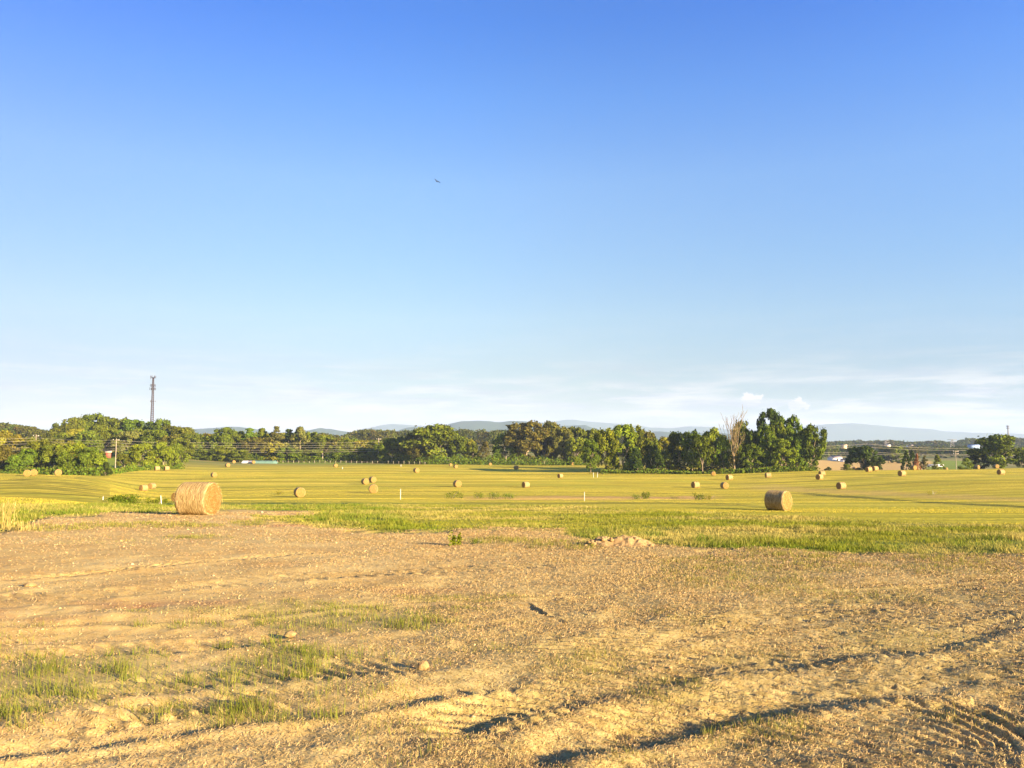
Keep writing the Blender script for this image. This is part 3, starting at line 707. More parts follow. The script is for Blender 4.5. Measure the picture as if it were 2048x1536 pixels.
def row(place, group, items):
    items = sorted(items, key=lambda i: i[0])
    for k, it in enumerate(items):
        px, yt, w, D, kd, co = it[:6]
        if len(it) > 6: lab = it[6]
        else:
            pos = 'rightmost' if k == len(items) - 1 else ORD[k]
            lab = f"{CW[co]} {SW[kd]}, {pos} {place}"
        tree(px, yt, w, D, kd, co, lab, 'bush' if kd == 'bush' else 'tree', group, bright_trunk=len(it) > 7)
row('on top of the hilltop wood', 'trees of the hilltop wood', [
 (118, 845, 30, 425, 'tall', 'olive', 'thin olive tree forming the left end of the hilltop wood'), (135, 839, 46, 415, 'round', 'olive'), (161, 836, 46, 420, 'round', 'olive'), (187, 829, 50, 425, 'round', 'green', 'highest round green tree on the crest of the hilltop wood'),
 (215, 836, 46, 420, 'round', 'olive'), (240, 837, 42, 425, 'tall', 'olive'), (264, 841, 46, 420, 'round', 'green'), (291, 843, 42, 425, 'round', 'green', 'green tree hiding the foot of the tall lattice tower'), (321, 840, 34, 415, 'round', 'green', 'round dark-edged tree just right of the lattice tower'),
 (343, 852, 42, 415, 'round', 'olive'), (366, 857, 48, 410, 'round', 'olive')])
row('on the slope below the hilltop wood', 'trees on the wooded slope', [
 (128, 868, 40, 365, 'round', 'olive'), (152, 860, 44, 370, 'round', 'yellow'), (178, 862, 44, 360, 'round', 'olive'), (207, 856, 46, 375, 'round', 'olive'), (232, 860, 42, 385, 'round', 'green'),
 (258, 864, 42, 372, 'tall', 'pine'), (284, 860, 44, 380, 'round', 'olive'), (312, 862, 46, 370, 'round', 'green'), (338, 872, 40, 365, 'round', 'brown'), (360, 878, 44, 360, 'round', 'olive')])
row('on the left slope behind the thicket', 'trees behind the left thicket', [
 (-22, 868, 46, 320, 'round', 'yellow'), (6, 864, 46, 330, 'round', 'yellow'), (34, 872, 42, 325, 'bush', 'yellow'), (62, 877, 44, 320, 'bush', 'olive'), (92, 878, 40, 318, 'bush', 'olive'), (114, 880, 34, 325, 'round', 'brown'), (140, 884, 40, 300, 'bush', 'yellow')])
row('in the thicket behind the sunken bales', 'thicket trees left of the utility pole', [
 (-30, 900, 50, 232, 'round', 'olive'), (2, 893, 44, 228, 'round', 'brown'), (30, 912, 40, 222, 'bush', 'green'), (54, 899, 42, 228, 'round', 'green'), (80, 883, 56, 234, 'round', 'olive'), (106, 890, 52, 230, 'round', 'olive'), (130, 906, 42, 224, 'bush', 'green'),
 (152, 888, 50, 236, 'round', 'bright'), (176, 896, 44, 232, 'round', 'green'), (196, 908, 38, 230, 'bush', 'bright'), (213, 925, 22, 226, 'bush', 'dark')])
row('just right of the gap pole', 'trees right of the utility pole', [
 (250, 908, 28, 285, 'tall', 'olive'), (264, 905, 22, 290, 'tall', 'yellow'), (285, 889, 46, 288, 'round', 'bright'), (309, 900, 30, 294, 'round', 'yellow'), (328, 884, 38, 292, 'round', 'bright'), (352, 888, 34, 298, 'round', 'olive', 'olive tree standing behind the large foreground bale column', True)])
row('in the rear line left of the oak', 'rear treeline behind the hay field', [
 (378, 870, 46, 402, 'round', 'olive'), (402, 880, 36, 405, 'round', 'green'), (424, 874, 38, 408, 'round', 'bright'), (448, 857, 40, 402, 'round', 'green'), (476, 864, 34, 405, 'tall', 'olive'), (499, 856, 36, 402, 'pine', 'green'), (524, 856, 32, 408, 'pine', 'olive'),
 (553, 852, 34, 402, 'pine', 'pine', 'tall pointed pine, the first of two above the low hoop tunnel end'), (577, 858, 30, 406, 'pine', 'dark', 'dark shaded pine squeezed between two taller pines'), (600, 853, 34, 402, 'pine', 'pine', 'tall pine with layered boughs left of the two bare poles'), (624, 864, 34, 408, 'round', 'olive'), (648, 872, 38, 402, 'round', 'olive'),
 (672, 878, 38, 405, 'round', 'brown'), (696, 880, 36, 402, 'round', 'olive'), (722, 882, 38, 405, 'round', 'yellow'), (748, 882, 38, 404, 'round', 'olive')])
row('in the front line left of the oak', 'front treeline behind the hay field', [
 (370, 885, 44, 392, 'round', 'olive'), (398, 896, 38, 390, 'round', 'green'), (424, 898, 34, 390, 'tall', 'olive'), (450, 892, 40, 390, 'round', 'bright'), (480, 900, 38, 388, 'round', 'olive'), (514, 874, 50, 398, 'open', 'brown', 'brown open tree with pale spreading limbs behind the hoop tunnel', True),
 (546, 886, 44, 394, 'round', 'yellow'), (572, 895, 36, 392, 'round', 'green'), (598, 900, 36, 394, 'bush', 'green'), (624, 900, 36, 396, 'round', 'green'), (652, 905, 34, 398, 'bush', 'olive'), (678, 900, 36, 394, 'round', 'green'),
 (704, 904, 34, 390, 'bush', 'green'), (728, 896, 38, 392, 'round', 'bright'), (752, 904, 32, 388, 'round', 'olive')])
row('in the centre treeline', 'centre treeline', [
 (784, 878, 46, 378, 'round', 'green'), (808, 876, 38, 382, 'round', 'olive'), (828, 868, 38, 380, 'round', 'brown'), (866, 851, 88, 372, 'round', 'olive', 'huge broad oak with a wide dome crown in the treeline'), (840, 892, 36, 368, 'round', 'brown'),
 (920, 873, 42, 374, 'round', 'green'), (938, 878, 26, 376, 'tall', 'yellow'), (946, 884, 33, 369, 'cone', 'olive', 'wider of two cone-shaped cedars right of the huge oak'), (971, 882, 29, 368, 'cone', 'brown', 'slimmer of two cone-shaped cedars right of the huge oak'),
 (994, 899, 28, 370, 'cone', 'green', 'short cone-shaped green tree right of the two cedars'), (1012, 868, 46, 376, 'round', 'green'), (1052, 845, 70, 374, 'round', 'brown', 'broad reddish-brown tree, widest one right of the cedars'), (1088, 856, 42, 378, 'tall', 'brown'),
 (1106, 845, 40, 380, 'tall', 'brown', 'tall brown tree peaking between two ridges of the centre treeline'), (1126, 860, 42, 376, 'round', 'brown'), (1152, 856, 46, 380, 'round', 'olive'), (1150, 876, 36, 370, 'round', 'bright', 'small bright green tree in front of the brown ones'), (1180, 860, 40, 378, 'round', 'olive')])
row('beside the shaded grass', 'trees between the shaded grass and the grove', [
 (1181, 880, 36, 262, 'tall', 'green', 'slender tree on a dark bare stem at the edge of the shaded grass', True), (1212, 860, 52, 266, 'round', 'bright', 'bright green tree with a leaning pale trunk over the shade', True), (1246, 853, 62, 268, 'round', 'bright', 'wide bright green tree, largest beside the shaded grass'),
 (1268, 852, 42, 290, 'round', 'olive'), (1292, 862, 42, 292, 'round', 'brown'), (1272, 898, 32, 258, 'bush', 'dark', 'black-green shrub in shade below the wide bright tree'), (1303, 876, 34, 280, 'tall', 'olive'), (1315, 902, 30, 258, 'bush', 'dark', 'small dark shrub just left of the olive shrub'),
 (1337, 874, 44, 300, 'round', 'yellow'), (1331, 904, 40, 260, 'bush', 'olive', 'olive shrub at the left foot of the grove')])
row('in the tall grove', 'trees of the tall grove', [
 (1356, 866, 36, 262, 'tall', 'dark', 'dark green tree at the left end of the tall grove'), (1384, 862, 44, 258, 'tall', 'green'), (1404, 874, 36, 252, 'tall', 'green'), (1424, 858, 46, 262, 'tall', 'bright'), (1447, 872, 34, 254, 'tall', 'green'),
 (1490, 842, 44, 268, 'round', 'olive', 'tall olive tree right behind the dead bare tree'), (1508, 866, 40, 258, 'tall', 'green'), (1540, 822, 50, 266, 'round', 'dark', 'highest dark tree crowning the tall grove'), (1528, 852, 36, 256, 'tall', 'green'),
 (1556, 846, 30, 260, 'tall', 'olive', 'narrow yellowish tree wedged in front of the highest dark one'), (1581, 835, 44, 268, 'round', 'green', 'second highest rounded tree right of the highest one'), (1500, 888, 40, 250, 'tall', 'green'), (1536, 876, 38, 252, 'tall', 'green'),
 (1562, 880, 46, 250, 'tall', 'bright', 'bright lime tree at the front of the tall grove'), (1592, 868, 42, 256, 'tall', 'green'), (1606, 862, 32, 262, 'tall', 'green'), (1625, 850, 44, 254, 'tall', 'green', 'separate tall tree at the right end of the grove')])
row('beyond the right crest', 'trees beyond the right crest', [
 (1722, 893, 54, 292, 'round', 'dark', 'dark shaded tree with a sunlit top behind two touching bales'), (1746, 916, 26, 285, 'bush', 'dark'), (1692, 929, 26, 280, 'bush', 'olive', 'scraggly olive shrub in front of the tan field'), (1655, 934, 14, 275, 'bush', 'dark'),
 (1812, 902, 26, 290, 'cone', 'dark', 'black-green cedar with twin tips right of the tan field'), (1824, 900, 20, 292, 'cone', 'dark', 'taller dark cedar touching the rusty one'), (1833, 907, 13, 285, 'cone', 'rust', 'rusty red dead cedar beside the dark cedars'), (1848, 912, 20, 288, 'cone', 'brown'),
 (1874, 909, 22, 292, 'cone', 'bright', 'small bright cone-shaped tree before the long pale building'), (1930, 917, 26, 282, 'bush', 'bright'), (1958, 904, 38, 300, 'round', 'dark'), (1992, 871, 78, 296, 'round', 'olive', 'big spreading olive tree standing alone near the right edge'),
 (2042, 905, 30, 300, 'round', 'dark', 'dark round tree cut by the right edge of the photo'), (1776, 896, 30, 560, 'round', 'dark'), (1797, 894, 28, 550, 'round', 'bright')])
far_items = []
gf = np.random.default_rng(5)
for i, x_ in enumerate(np.linspace(1648, 2052, 30)):
    far_items.append((float(x_), float(gf.uniform(893, 901)), float(gf.uniform(15, 24)), float(gf.uniform(640, 760)), 'round', str(gf.choice(['green', 'olive', 'brown', 'dark', 'bright']))))
def seg_name(x):
    return ('behind the white barn' if x < 1705 else 'behind the big dark shaded tree' if x < 1760 else 'behind the tan house' if x < 1812 else 'behind the dark cedars' if x < 1860 else 'behind the long pale building' if x < 1900 else 'behind the crossarm pole' if x < 1950 else 'behind the big lone tree')
by = {}
for it in far_items: by.setdefault(seg_name(it[0]), []).append(it)
for s_, its in by.items(): row('of valley trees ' + s_, 'valley trees far beyond the right crest', its)

# dead tree of the grove
def dead_tree(px, ytop, D, label):
    x0 = P(px, 900, D)[0]; zb = float(T(x0, D)) - 0.1; h = P(px, ytop, D)[2] - zb
    t = empty('dead_tree', (x0, D, zb)); tag(t, label, 'tree', 'trees of the tall grove')
    g = np.random.default_rng(12); mb = MB(); lean = np.array([-0.02, 0, 1.0])
    pts = [np.array([0, 0, 0.0])]
    for i in range(6): pts.append(pts[-1] + (lean + g.normal(size=3) * [0.05, 0.05, 0]) * h * 0.085)
    mb.tube(pts, [.42, .36, .34, .32, .3, .28, .26], 8); mb.build('trunk', pale_bark, t, True)
    for k in range(9):
        mb = MB(); a = k * 2.4; i = 3 + k % 4
        ang = 0.16 if k < 5 else 0.42
        limb_arrays(mb, pts[i], np.array([math.cos(a) * ang, math.sin(a) * ang, 1.0]), h * g.uniform(0.26, 0.36), .16, 3, g, .30, .36, (2, 3), .6, 3, 0.035)
        mb.build('limb', pale_bark, t)
    V, Q, tt = crown_arrays('tall', 77, 700, .012)
    tag(mk('twigs', V * [h * .30, h * .30, h * .97], Q, LM['yellow'], t, attrs={'tint': tt * [1, .85, .8]}), kind='stuff')
    return t
dead_tree(1468, 848, 250, 'bare dead tree with pale forking limbs in front of the grove')

# woods that read as one mass, and undergrowth along the tree bases
def wood(name, label, spots, leaf, nleaf, colr):
    Vs, Qs, Ts = [], [], []; n = 0
    protos = [crown_arrays('round', 900 + i, nleaf, leaf) for i in range(6)]
    for i, (x_, y_, w_, h_) in enumerate(spots):
        V, Q, tt = protos[i % 6]; a = random.uniform(0, 6.28); ca, sa = math.cos(a), math.sin(a)
        V2 = np.c_[(V[:, 0] * ca - V[:, 1] * sa) * w_ + x_, (V[:, 0] * sa + V[:, 1] * ca) * w_ + y_, V[:, 2] * h_ + T(x_, y_) - 0.5]
        k = np.array([random.uniform(.8, 1.25), random.uniform(.85, 1.15), random.uniform(.8, 1.1)]) * random.uniform(.75, 1.2)
        Vs.append(V2); Qs.append(Q + n); Ts.append(tt * k); n += len(V)
    return tag(mk(name, np.concatenate(Vs), np.concatenate(Qs), LM[colr], attrs={'tint': np.concatenate(Ts)}), label, 'woodland', kind='stuff')
def scatter(x0, x1, D0, D1, n, tops, w=(9, 14), h=(8, 13), seed=1):
    g = np.random.default_rng(seed); out = []
    for i in range(n):
        px = g.uniform(x0, x1); D = g.uniform(D0, D1); X_ = P(px, 888, D)[0]
        hh = g.uniform(*h); zt = P(px, np.interp(px, [t[0] for t in tops], [t[1] for t in tops]) + g.uniform(-1.5, 4), D)[2]
        zg = float(T(X_, D)); hh = min(max(zt - zg, 5), 22)
        out.append((X_, D, g.uniform(*w), hh))
    return out
wood('far_wood', 'hazy wooded hillside beyond the left thicket', scatter(-120, 130, 520, 760, 150, [(-120, 846), (0, 845), (20, 847), (60, 852), (90, 860), (115, 866), (130, 868)], seed=2), .05, 420, 'wood')
wood('far_wood', 'wood continuing along the hillside past the left edge', scatter(-620, -110, 420, 760, 150, [(-620, 850), (-110, 846)], seed=12), .05, 420, 'wood')
wood('far_wood', 'distant wood behind the centre treeline', scatter(360, 1240, 640, 980, 430, [(360, 868), (420, 868), (600, 866), (640, 866), (690, 872), (700, 864), (720, 858), (830, 861), (900, 858), (1000, 860), (1060, 862), (1240, 866)], w=(11, 18), seed=3), .05, 300, 'wood')
wood('far_wood', 'low distant wood behind the tall grove', scatter(1240, 1660, 620, 900, 150, [(1240, 882), (1660, 888)], w=(10, 16), seed=4), .05, 300, 'wood')
wood('far_wood', 'long low wooded ridge on the right horizon', scatter(1620, 2100, 1200, 1500, 300, [(1620, 884), (1700, 881), (1790, 880), (1830, 884), (1880, 881), (1905, 885), (1918, 884), (1925, 877), (2000, 876), (2040, 876), (2100, 876)], w=(14, 24), seed=6), .06, 260, 'wood')
wood('far_wood', 'hedges and copses across the right valley', [s for s in scatter(1640, 2100, 780, 1100, 130, [(1640, 890), (2100, 891)], w=(9, 15), h=(5, 9), seed=8)], .05, 300, 'wood')
wood('far_wood', 'dense wood closing the gaps behind the left half of the treeline', scatter(366, 790, 412, 470, 130, [(366, 866), (440, 868), (520, 866), (640, 868), (700, 878), (790, 884)], w=(9, 13), seed=9), .04, 700, 'olive')
def brush(label, pts, n, hh, ww, colr, seed):
    g = np.random.default_rng(seed); cen = []
    pts = np.array(pts, float)
    t = g.uniform(0, len(pts) - 1, n); i = np.minimum(t.astype(int), len(pts) - 2); f = (t - i)[:, None]
    px = pts[i] * (1 - f) + pts[i + 1] * f            # (photo x, depth)
    X_ = (px[:, 0] - 1024) / F * px[:, 1] / 1.003; Y_ = px[:, 1] + g.normal(size=n) * ww
    hmul = 0.35 + 0.9 * vnoise(X_ / 5, Y_ / 5, seed)
    Z_ = T(X_, Y_) + g.uniform(0, 1, n) ** 1.3 * hh * hmul
    N = g.normal(size=(n, 3)) * .8 + [0.3, -0.5, 0.5]
    V, Q = quads(np.c_[X_, Y_, Z_], N, g.uniform(.12, .34, n), g)
    tt = np.repeat(g.uniform(.6, 1.4, (n, 1)) * np.c_[g.uniform(.8, 1.3, n), np.ones(n), g.uniform(.7, 1.2, n)], 4, 0)
    return tag(mk('undergrowth', V, Q, LM[colr], attrs={'tint': tt}), label, 'undergrowth', kind='stuff')
brush('rough undergrowth at the feet of the left thicket', [(-40, 222), (60, 222), (205, 224), (245, 250), (300, 282), (365, 296)], 9000, 2.2, 2.0, 'green', 1)
brush('weedy undergrowth along the front of the centre treeline', [(360, 390), (480, 393), (620, 395), (760, 387), (860, 362), (1000, 364), (1190, 366)], 24000, 4.5, 2.5, 'green', 2)
brush('dark undergrowth along the foot of the tall grove', [(1200, 256), (1300, 254), (1360, 249), (1480, 246), (1560, 246), (1630, 249)], 8000, 1.5, 1.5, 'green', 3)

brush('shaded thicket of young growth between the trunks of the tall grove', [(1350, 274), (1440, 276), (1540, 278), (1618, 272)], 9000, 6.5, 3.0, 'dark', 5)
# ------------------------------------------------------------------ round hay bales
def bale_mats():
    m, nt = new_mat('wrapped_hay'); tcn = nt.node('ShaderNodeTexCoord'); o = tcn.outputs['Object']
    sp = nt.node('ShaderNodeSeparateXYZ'); nt.l.new(o, sp.inputs[0])
    ang = nt.math('ARCTAN2', sp.outputs[2], sp.outputs[1])
    cb = nt.node('ShaderNodeCombineXYZ'); nt.put(cb.inputs[0], nt.math('MULTIPLY', sp.outputs[0], 17.0)); nt.put(cb.inputs[1], nt.math('MULTIPLY', ang, 0.7)); 
    w = nt.noise(cb.outputs[0], 1.0, 5, 0.65, 0.3)
    cb2 = nt.node('ShaderNodeCombineXYZ'); nt.put(cb2.inputs[0], nt.math('MULTIPLY', sp.outputs[0], 44.0)); nt.put(cb2.inputs[1], nt.math('MULTIPLY', ang, 1.8))
    w2 = nt.noise(cb2.outputs[0], 1.0, 3, 0.7, 0.3)
    big = nt.noise(o, 1.7, 4, 0.6)
    c = nt.ramp(w, [(0.3, (0.17, 0.105, 0.035)), (0.48, (0.29, 0.190, 0.064)), (0.7, (0.42, 0.295, 0.12))])
    c = nt.mix(nt.math('MULTIPLY', nt.smooth(w2, 0.52, 0.62), 0.85), c, (0.60, 0.43, 0.19))
    c = nt.mix(nt.math('MULTIPLY', nt.smooth(w2, 0.48, 0.36), 0.75), c, (0.09, 0.045, 0.014))
    c = nt.mix(nt.math('MULTIPLY', nt.smooth(big, 0.5, 0.7), 0.4), c, (0.26, 0.19, 0.11))
    b = bump(nt, nt.math('ADD', w, nt.math('MULTIPLY', w2, 0.6)), 0.05, 1.0)
    finish(nt, principled(nt, c, 0.8, b, spec=0.15))
    m2, nt = new_mat('hay_end'); tcn = nt.node('ShaderNodeTexCoord'); o = tcn.outputs['Object']
    sp = nt.node('ShaderNodeSeparateXYZ'); nt.l.new(o, sp.inputs[0])
    rad = nt.math('SQRT', nt.math('ADD', nt.math('POWER', sp.outputs[1], 2.0), nt.math('POWER', sp.outputs[2], 2.0)))
    ang = nt.math('ARCTAN2', sp.outputs[2], sp.outputs[1])
    cb = nt.node('ShaderNodeCombineXYZ'); nt.put(cb.inputs[0], nt.math('MULTIPLY', rad, 14.0)); nt.put(cb.inputs[1], nt.math('MULTIPLY', ang, 1.2)); nt.put(cb.inputs[2], nt.math('MULTIPLY', sp.outputs[0], 2.0))
    w = nt.noise(cb.outputs[0], 1.0, 5, 0.7, 0.6); w2 = nt.noise(o, 30.0, 4, 0.75)
    c = nt.ramp(w, [(0.3, (0.16, 0.082, 0.018)), (0.5, (0.27, 0.155, 0.038)), (0.7, (0.38, 0.24, 0.08))])
    c = nt.mix(nt.math('MULTIPLY', nt.smooth(w2, 0.52, 0.68), 0.5), c, (0.48, 0.31, 0.12))
    c = nt.mix(nt.math('MULTIPLY', nt.smooth(w2, 0.48, 0.34), 0.7), c, (0.17, 0.08, 0.025))
    finish(nt, principled(nt, c, 0.85, bump(nt, nt.math('ADD', w, w2), 0.06, 1.0), spec=0.1))
    return m, m2
BW, BE = bale_mats()
straw_m, nt = new_mat('straw'); finish(nt, principled(nt, nt.mix(1.0, (0.62, 0.445, 0.185, 1), nt.attr('tint', 'Color'), 'MULTIPLY'), 0.7, spec=0.2))
def bale_parts(nseg, nlen, seed, wisps):
    """axis along local X, 1.5 m diameter, 1.4 m long, resting on z=0"""
    g = np.random.default_rng(seed); Rb, L = 0.75, 1.42
    th = np.linspace(0, 2 * math.pi, nseg, endpoint=False)
    def rr_(x, t):
        edge = np.clip((np.abs(x) - (L / 2 - 0.09)) / 0.09, 0, 1); r = Rb - 0.06 * edge ** 2
        r = r + 0.016 * fbm(x * 1.0 + 10, t * 1.0, 0.35, 3, seed) + 0.008 * fbm(x * 4, t * 2, 0.2, 2, seed + 3)
        sag = np.clip(-np.sin(t) - 0.80, 0, 1); return r - 0.22 * sag * 0.75, edge
    xs = np.concatenate([[-L / 2, -L / 2 + .02, -L / 2 + .05], np.linspace(-L / 2 + .1, L / 2 - .1, nlen), [L / 2 - .05, L / 2 - .02, L / 2]])
    Xg, Tg = np.meshgrid(xs, th, indexing='ij'); rg, _ = rr_(Xg, Tg)
    V = np.c_[Xg.ravel(), (rg * np.cos(Tg)).ravel(), (rg * np.sin(Tg)).ravel()]
    Q = grid_faces(len(xs), nseg, True)
    side = mk('wrapped_side', V, Q, BW, smooth=True)
    ends = []
    for sgn in (1, -1):
        rads = np.linspace(1, 0.02, 9); Vv = []
        r0, _ = rr_(np.full(nseg, sgn * L / 2), th)
        for k, q in enumerate(rads):
            bul = sgn * (L / 2 + 0.045 * (1 - q ** 2) + (0.014 * fbm(th * 2, np.full(nseg, q * 5), 0.5, 3, seed + 9) if 0 < k else 0))
            Vv.append(np.c_[np.broadcast_to(bul, (nseg,)), r0 * q * np.cos(th), r0 * q * np.sin(th)])
        Vv = np.concatenate(Vv); Fq = grid_faces(9, nseg, True)
        cap = np.array([[8 * nseg, 8 * nseg + k, 8 * nseg + k + 1] for k in range(1, nseg - 1)])
        if sgn < 0: Fq = Fq[:, ::-1]; cap = cap[:, ::-1]
        ends.append(mk('end_face', Vv, [Fq, cap], BE, smooth=True))
    parts = [side] + ends
    if wisps:
        n = wisps; t = g.uniform(0, 2 * math.pi, n); x = g.uniform(-L / 2, L / 2, n); onend = g.uniform(size=n) < 0.4
        rad = np.where(onend, Rb * np.sqrt(g.uniform(0.02, 1, n)), Rb - 0.02); x = np.where(onend, np.sign(x) * (L / 2 + 0.02), x)
        p = np.c_[x, rad * np.cos(t), rad * np.sin(t)]; out = np.where(onend[:, None], np.c_[np.sign(x), 0 * t, 0 * t], np.c_[0 * t, np.cos(t), np.sin(t)])
        d = np.c_[0.3 * g.normal(size=n), -np.sin(t), np.cos(t)] * g.choice([-1, 1], (n, 1)) + out * g.uniform(.1, .9, (n, 1)); d /= np.linalg.norm(d, axis=1, keepdims=True)
        s = np.cross(d, out); s /= (np.linalg.norm(s, axis=1, keepdims=True) + 1e-6); ln = g.uniform(.06, .2, (n, 1))
        V = np.stack([p - s * .003, p + s * .003, p + d * ln + out * .0], 1).reshape(-1, 3)
        parts.append(tag(mk('loose_straw', V, np.arange(3 * n).reshape(n, 3), straw_m, attrs={'tint': np.repeat(g.uniform(.5, 1.3, (n, 1)) * np.ones((1, 3)), 3, 0)}), kind='stuff'))
    return parts
PROTO_HI = bale_parts(96, 40, 3, 1900); PROTO_LO = bale_parts(28, 8, 4, 0)
for o in PROTO_HI + PROTO_LO: C.objects.unlink(o)
G_BALE = 'round hay bales across the mown field'
BALES = [  # photo x, bottom y, diameter in px, facing (deg, + = end seen towards the right), label
 (396, 1029, 67, 58, 'large golden bale on the bare soil edge, nearest and biggest of all'),
 (356, 1003, 19, -45, 'small bale peeping out behind the left side of the biggest bale'),
 (287, 982, 13, -52, 'left one of the pair of bales on the slope left of the biggest bale'),
 (303.5, 978, 12.5, -35, 'right one of the pair of bales on the slope left of the biggest bale'),
 (54, 952.5, 11.3, 0, 'leftmost bale, mostly sunk behind the left hill crest'),
 (67, 951, 12.5, 5, 'round bale top on the left crest, right of the leftmost one'),
 (115.5, 951, 13, 8, 'wider bale top half hidden behind the left crest by the thicket'),
 (244, 942, 8.5, 5, 'lone round bale on the crest near the utility pole'),
 (314, 941, 9, -70, 'left one of two faint bales above the slope pair'),
 (333, 941, 9, -65, 'right one of two faint bales above the slope pair'),
 (428, 940.5, 10, 22, 'bale with a dark left edge above and right of the biggest bale'),
 (455, 934, 8, 22, 'small bale below left of the white end of the hoop tunnel'),
 (467.5, 926.5, 6.2, 10, 'tiny bale at the trees left of the hoop tunnel'),
 (507, 927, 6.2, 10, 'tiny bale right in front of the hoop tunnel'),
 (599, 994, 20, 14, 'face-on golden bale with a long shadow right of the biggest bale'),
 (671, 934.3, 7.2, 15, 'tiny bale in front of the fence right of the bare poles'),
 (730, 968.7, 12.5, 24, 'left one of the touching pair with a long dark shadow at centre left'),
 (745, 965, 12.2, 26, 'right one of the touching pair at centre left'),
 (746.5, 986, 18, 3, 'pale face-on bale just below the touching pair'),
 (832.5, 945.2, 9.6, 28, 'lone bale below and left of the huge oak'),
 (914.5, 974, 13.9, 22, 'round bale with a dark left rim at the centre of the field'),
 (901, 932, 5.6, 20, 'left tiny bale at the foot of the cedars'),
 (911, 936.2, 7.2, 26, 'right larger bale of the two at the foot of the cedars'),
 (980, 930.5, 5.4, 20, 'tiny bale in front of the broad brown trees'),
 (1032.5, 939, 8.2, 28, 'bale at the left tip of the shaded grass'),
 (1081, 929.2, 5.6, 20, 'shaded tiny bale on the far side of the shaded grass'),
 (1144.5, 930.3, 6, 30, 'shaded bale beyond the grass, left of the slender tree stem'),
 (1187, 931, 6, 30, 'shaded bale seen just right of the slender tree stem'),
 (1120.5, 956, 9, -48, 'bale below the shaded grass, left of the thin stake frame'),
 (1051.5, 975.3, 12.4, -52, 'dark-ended bale right of the centre one'),
 (1391, 975.8, 13.1, -52, 'dark-ended bale left of the one in front of the grove'),
 (1449, 977, 13, 26, 'bale with a round lit end just below the dead tree'),
 (1426.5, 951, 8.4, 12, 'small upright-looking bale at the foot of the grove, left of the dead tree'),
 (1458.5, 960, 11, -50, 'bale near the foot of the dead tree, above the round lit end'),
 (1536, 955.3, 10.2, -68, 'lone bale in front of the middle of the grove'),
 (1639, 959.3, 11.4, -36, 'front one of the overlapping pair at the right end of the grove'),
 (1644, 952, 10.4, -60, 'rear one of the overlapping pair at the right end of the grove'),
 (1682.5, 978.2, 14.3, -46, 'lone bale on the tan trodden strip right of the grove'),
 (1557, 1020.5, 41, 61, 'big bale with a grey shaded side and glowing end, second nearest'),
 (1709, 940, 6.6, 66, 'small square-looking bale below the scraggly shrub'),
 (1737.5, 943.8, 10.3, -50, 'left one of two touching bales under the dark tree'),
 (1750.5, 941.6, 9.8, -52, 'right one of two touching bales under the dark tree'),
 (1804, 952.2, 11.6, -44, 'dark-ended bale below the tan field on the right'),
 (1827, 936.8, 9.4, 44, 'bale on the crest in front of the rusty cedar'),
 (1891, 934.5, 7, 66, 'half-sunk small bale on the crest before the green meadow'),
 (1953.5, 932, 8.6, 62, 'bale on the crest between the bright bush and the lone tree'),
 (1992, 931.9, 8.6, 34, 'bale right at the foot of the big lone tree'),
 (2002, 949.3, 11, -46, 'rightmost bale, dark-ended, below the lone tree'),
]
def place_bale(px, yb, hpx, beta, label, hi):
    Ye = 1.5 * F / hpx; pt = ghit(px, yb, max(3, Ye * 0.62), Ye * 1.55)
    d_ = ray(px, yb); 
    if pt[1] > Ye * 1.2:                      # line of sight skims over: stand it at the distance its size tells
        y = Ye; x = d_[0] / d_[1] * y; pt = np.array([x, y, float(T(x, y))])
    b = math.atan2(-pt[1], -pt[0]) + R(beta)
    t = empty('hay_bale', (pt[0], pt[1], pt[2] - 0.02), b); tag(t, label, 'hay bale', G_BALE)
    # stand on the slope
    s = hpx * pt[1] / F / 1.5; s = min(max(s, 0.8), 1.25); t.scale = (s, s, s)
    for o in (PROTO_HI if hi else PROTO_LO):
        c = o.copy(); C.objects.link(c); c.parent = t; c.location = (0, 0, 0.70)
    return pt
for b in BALES:
    hi = b[2] > 30
    p_ = place_bale(*b, hi)
    # print('BALE', b[0], 'Y=%.0f' % p_[1], 'expected %.0f' % (1.5 * F / b[2]))

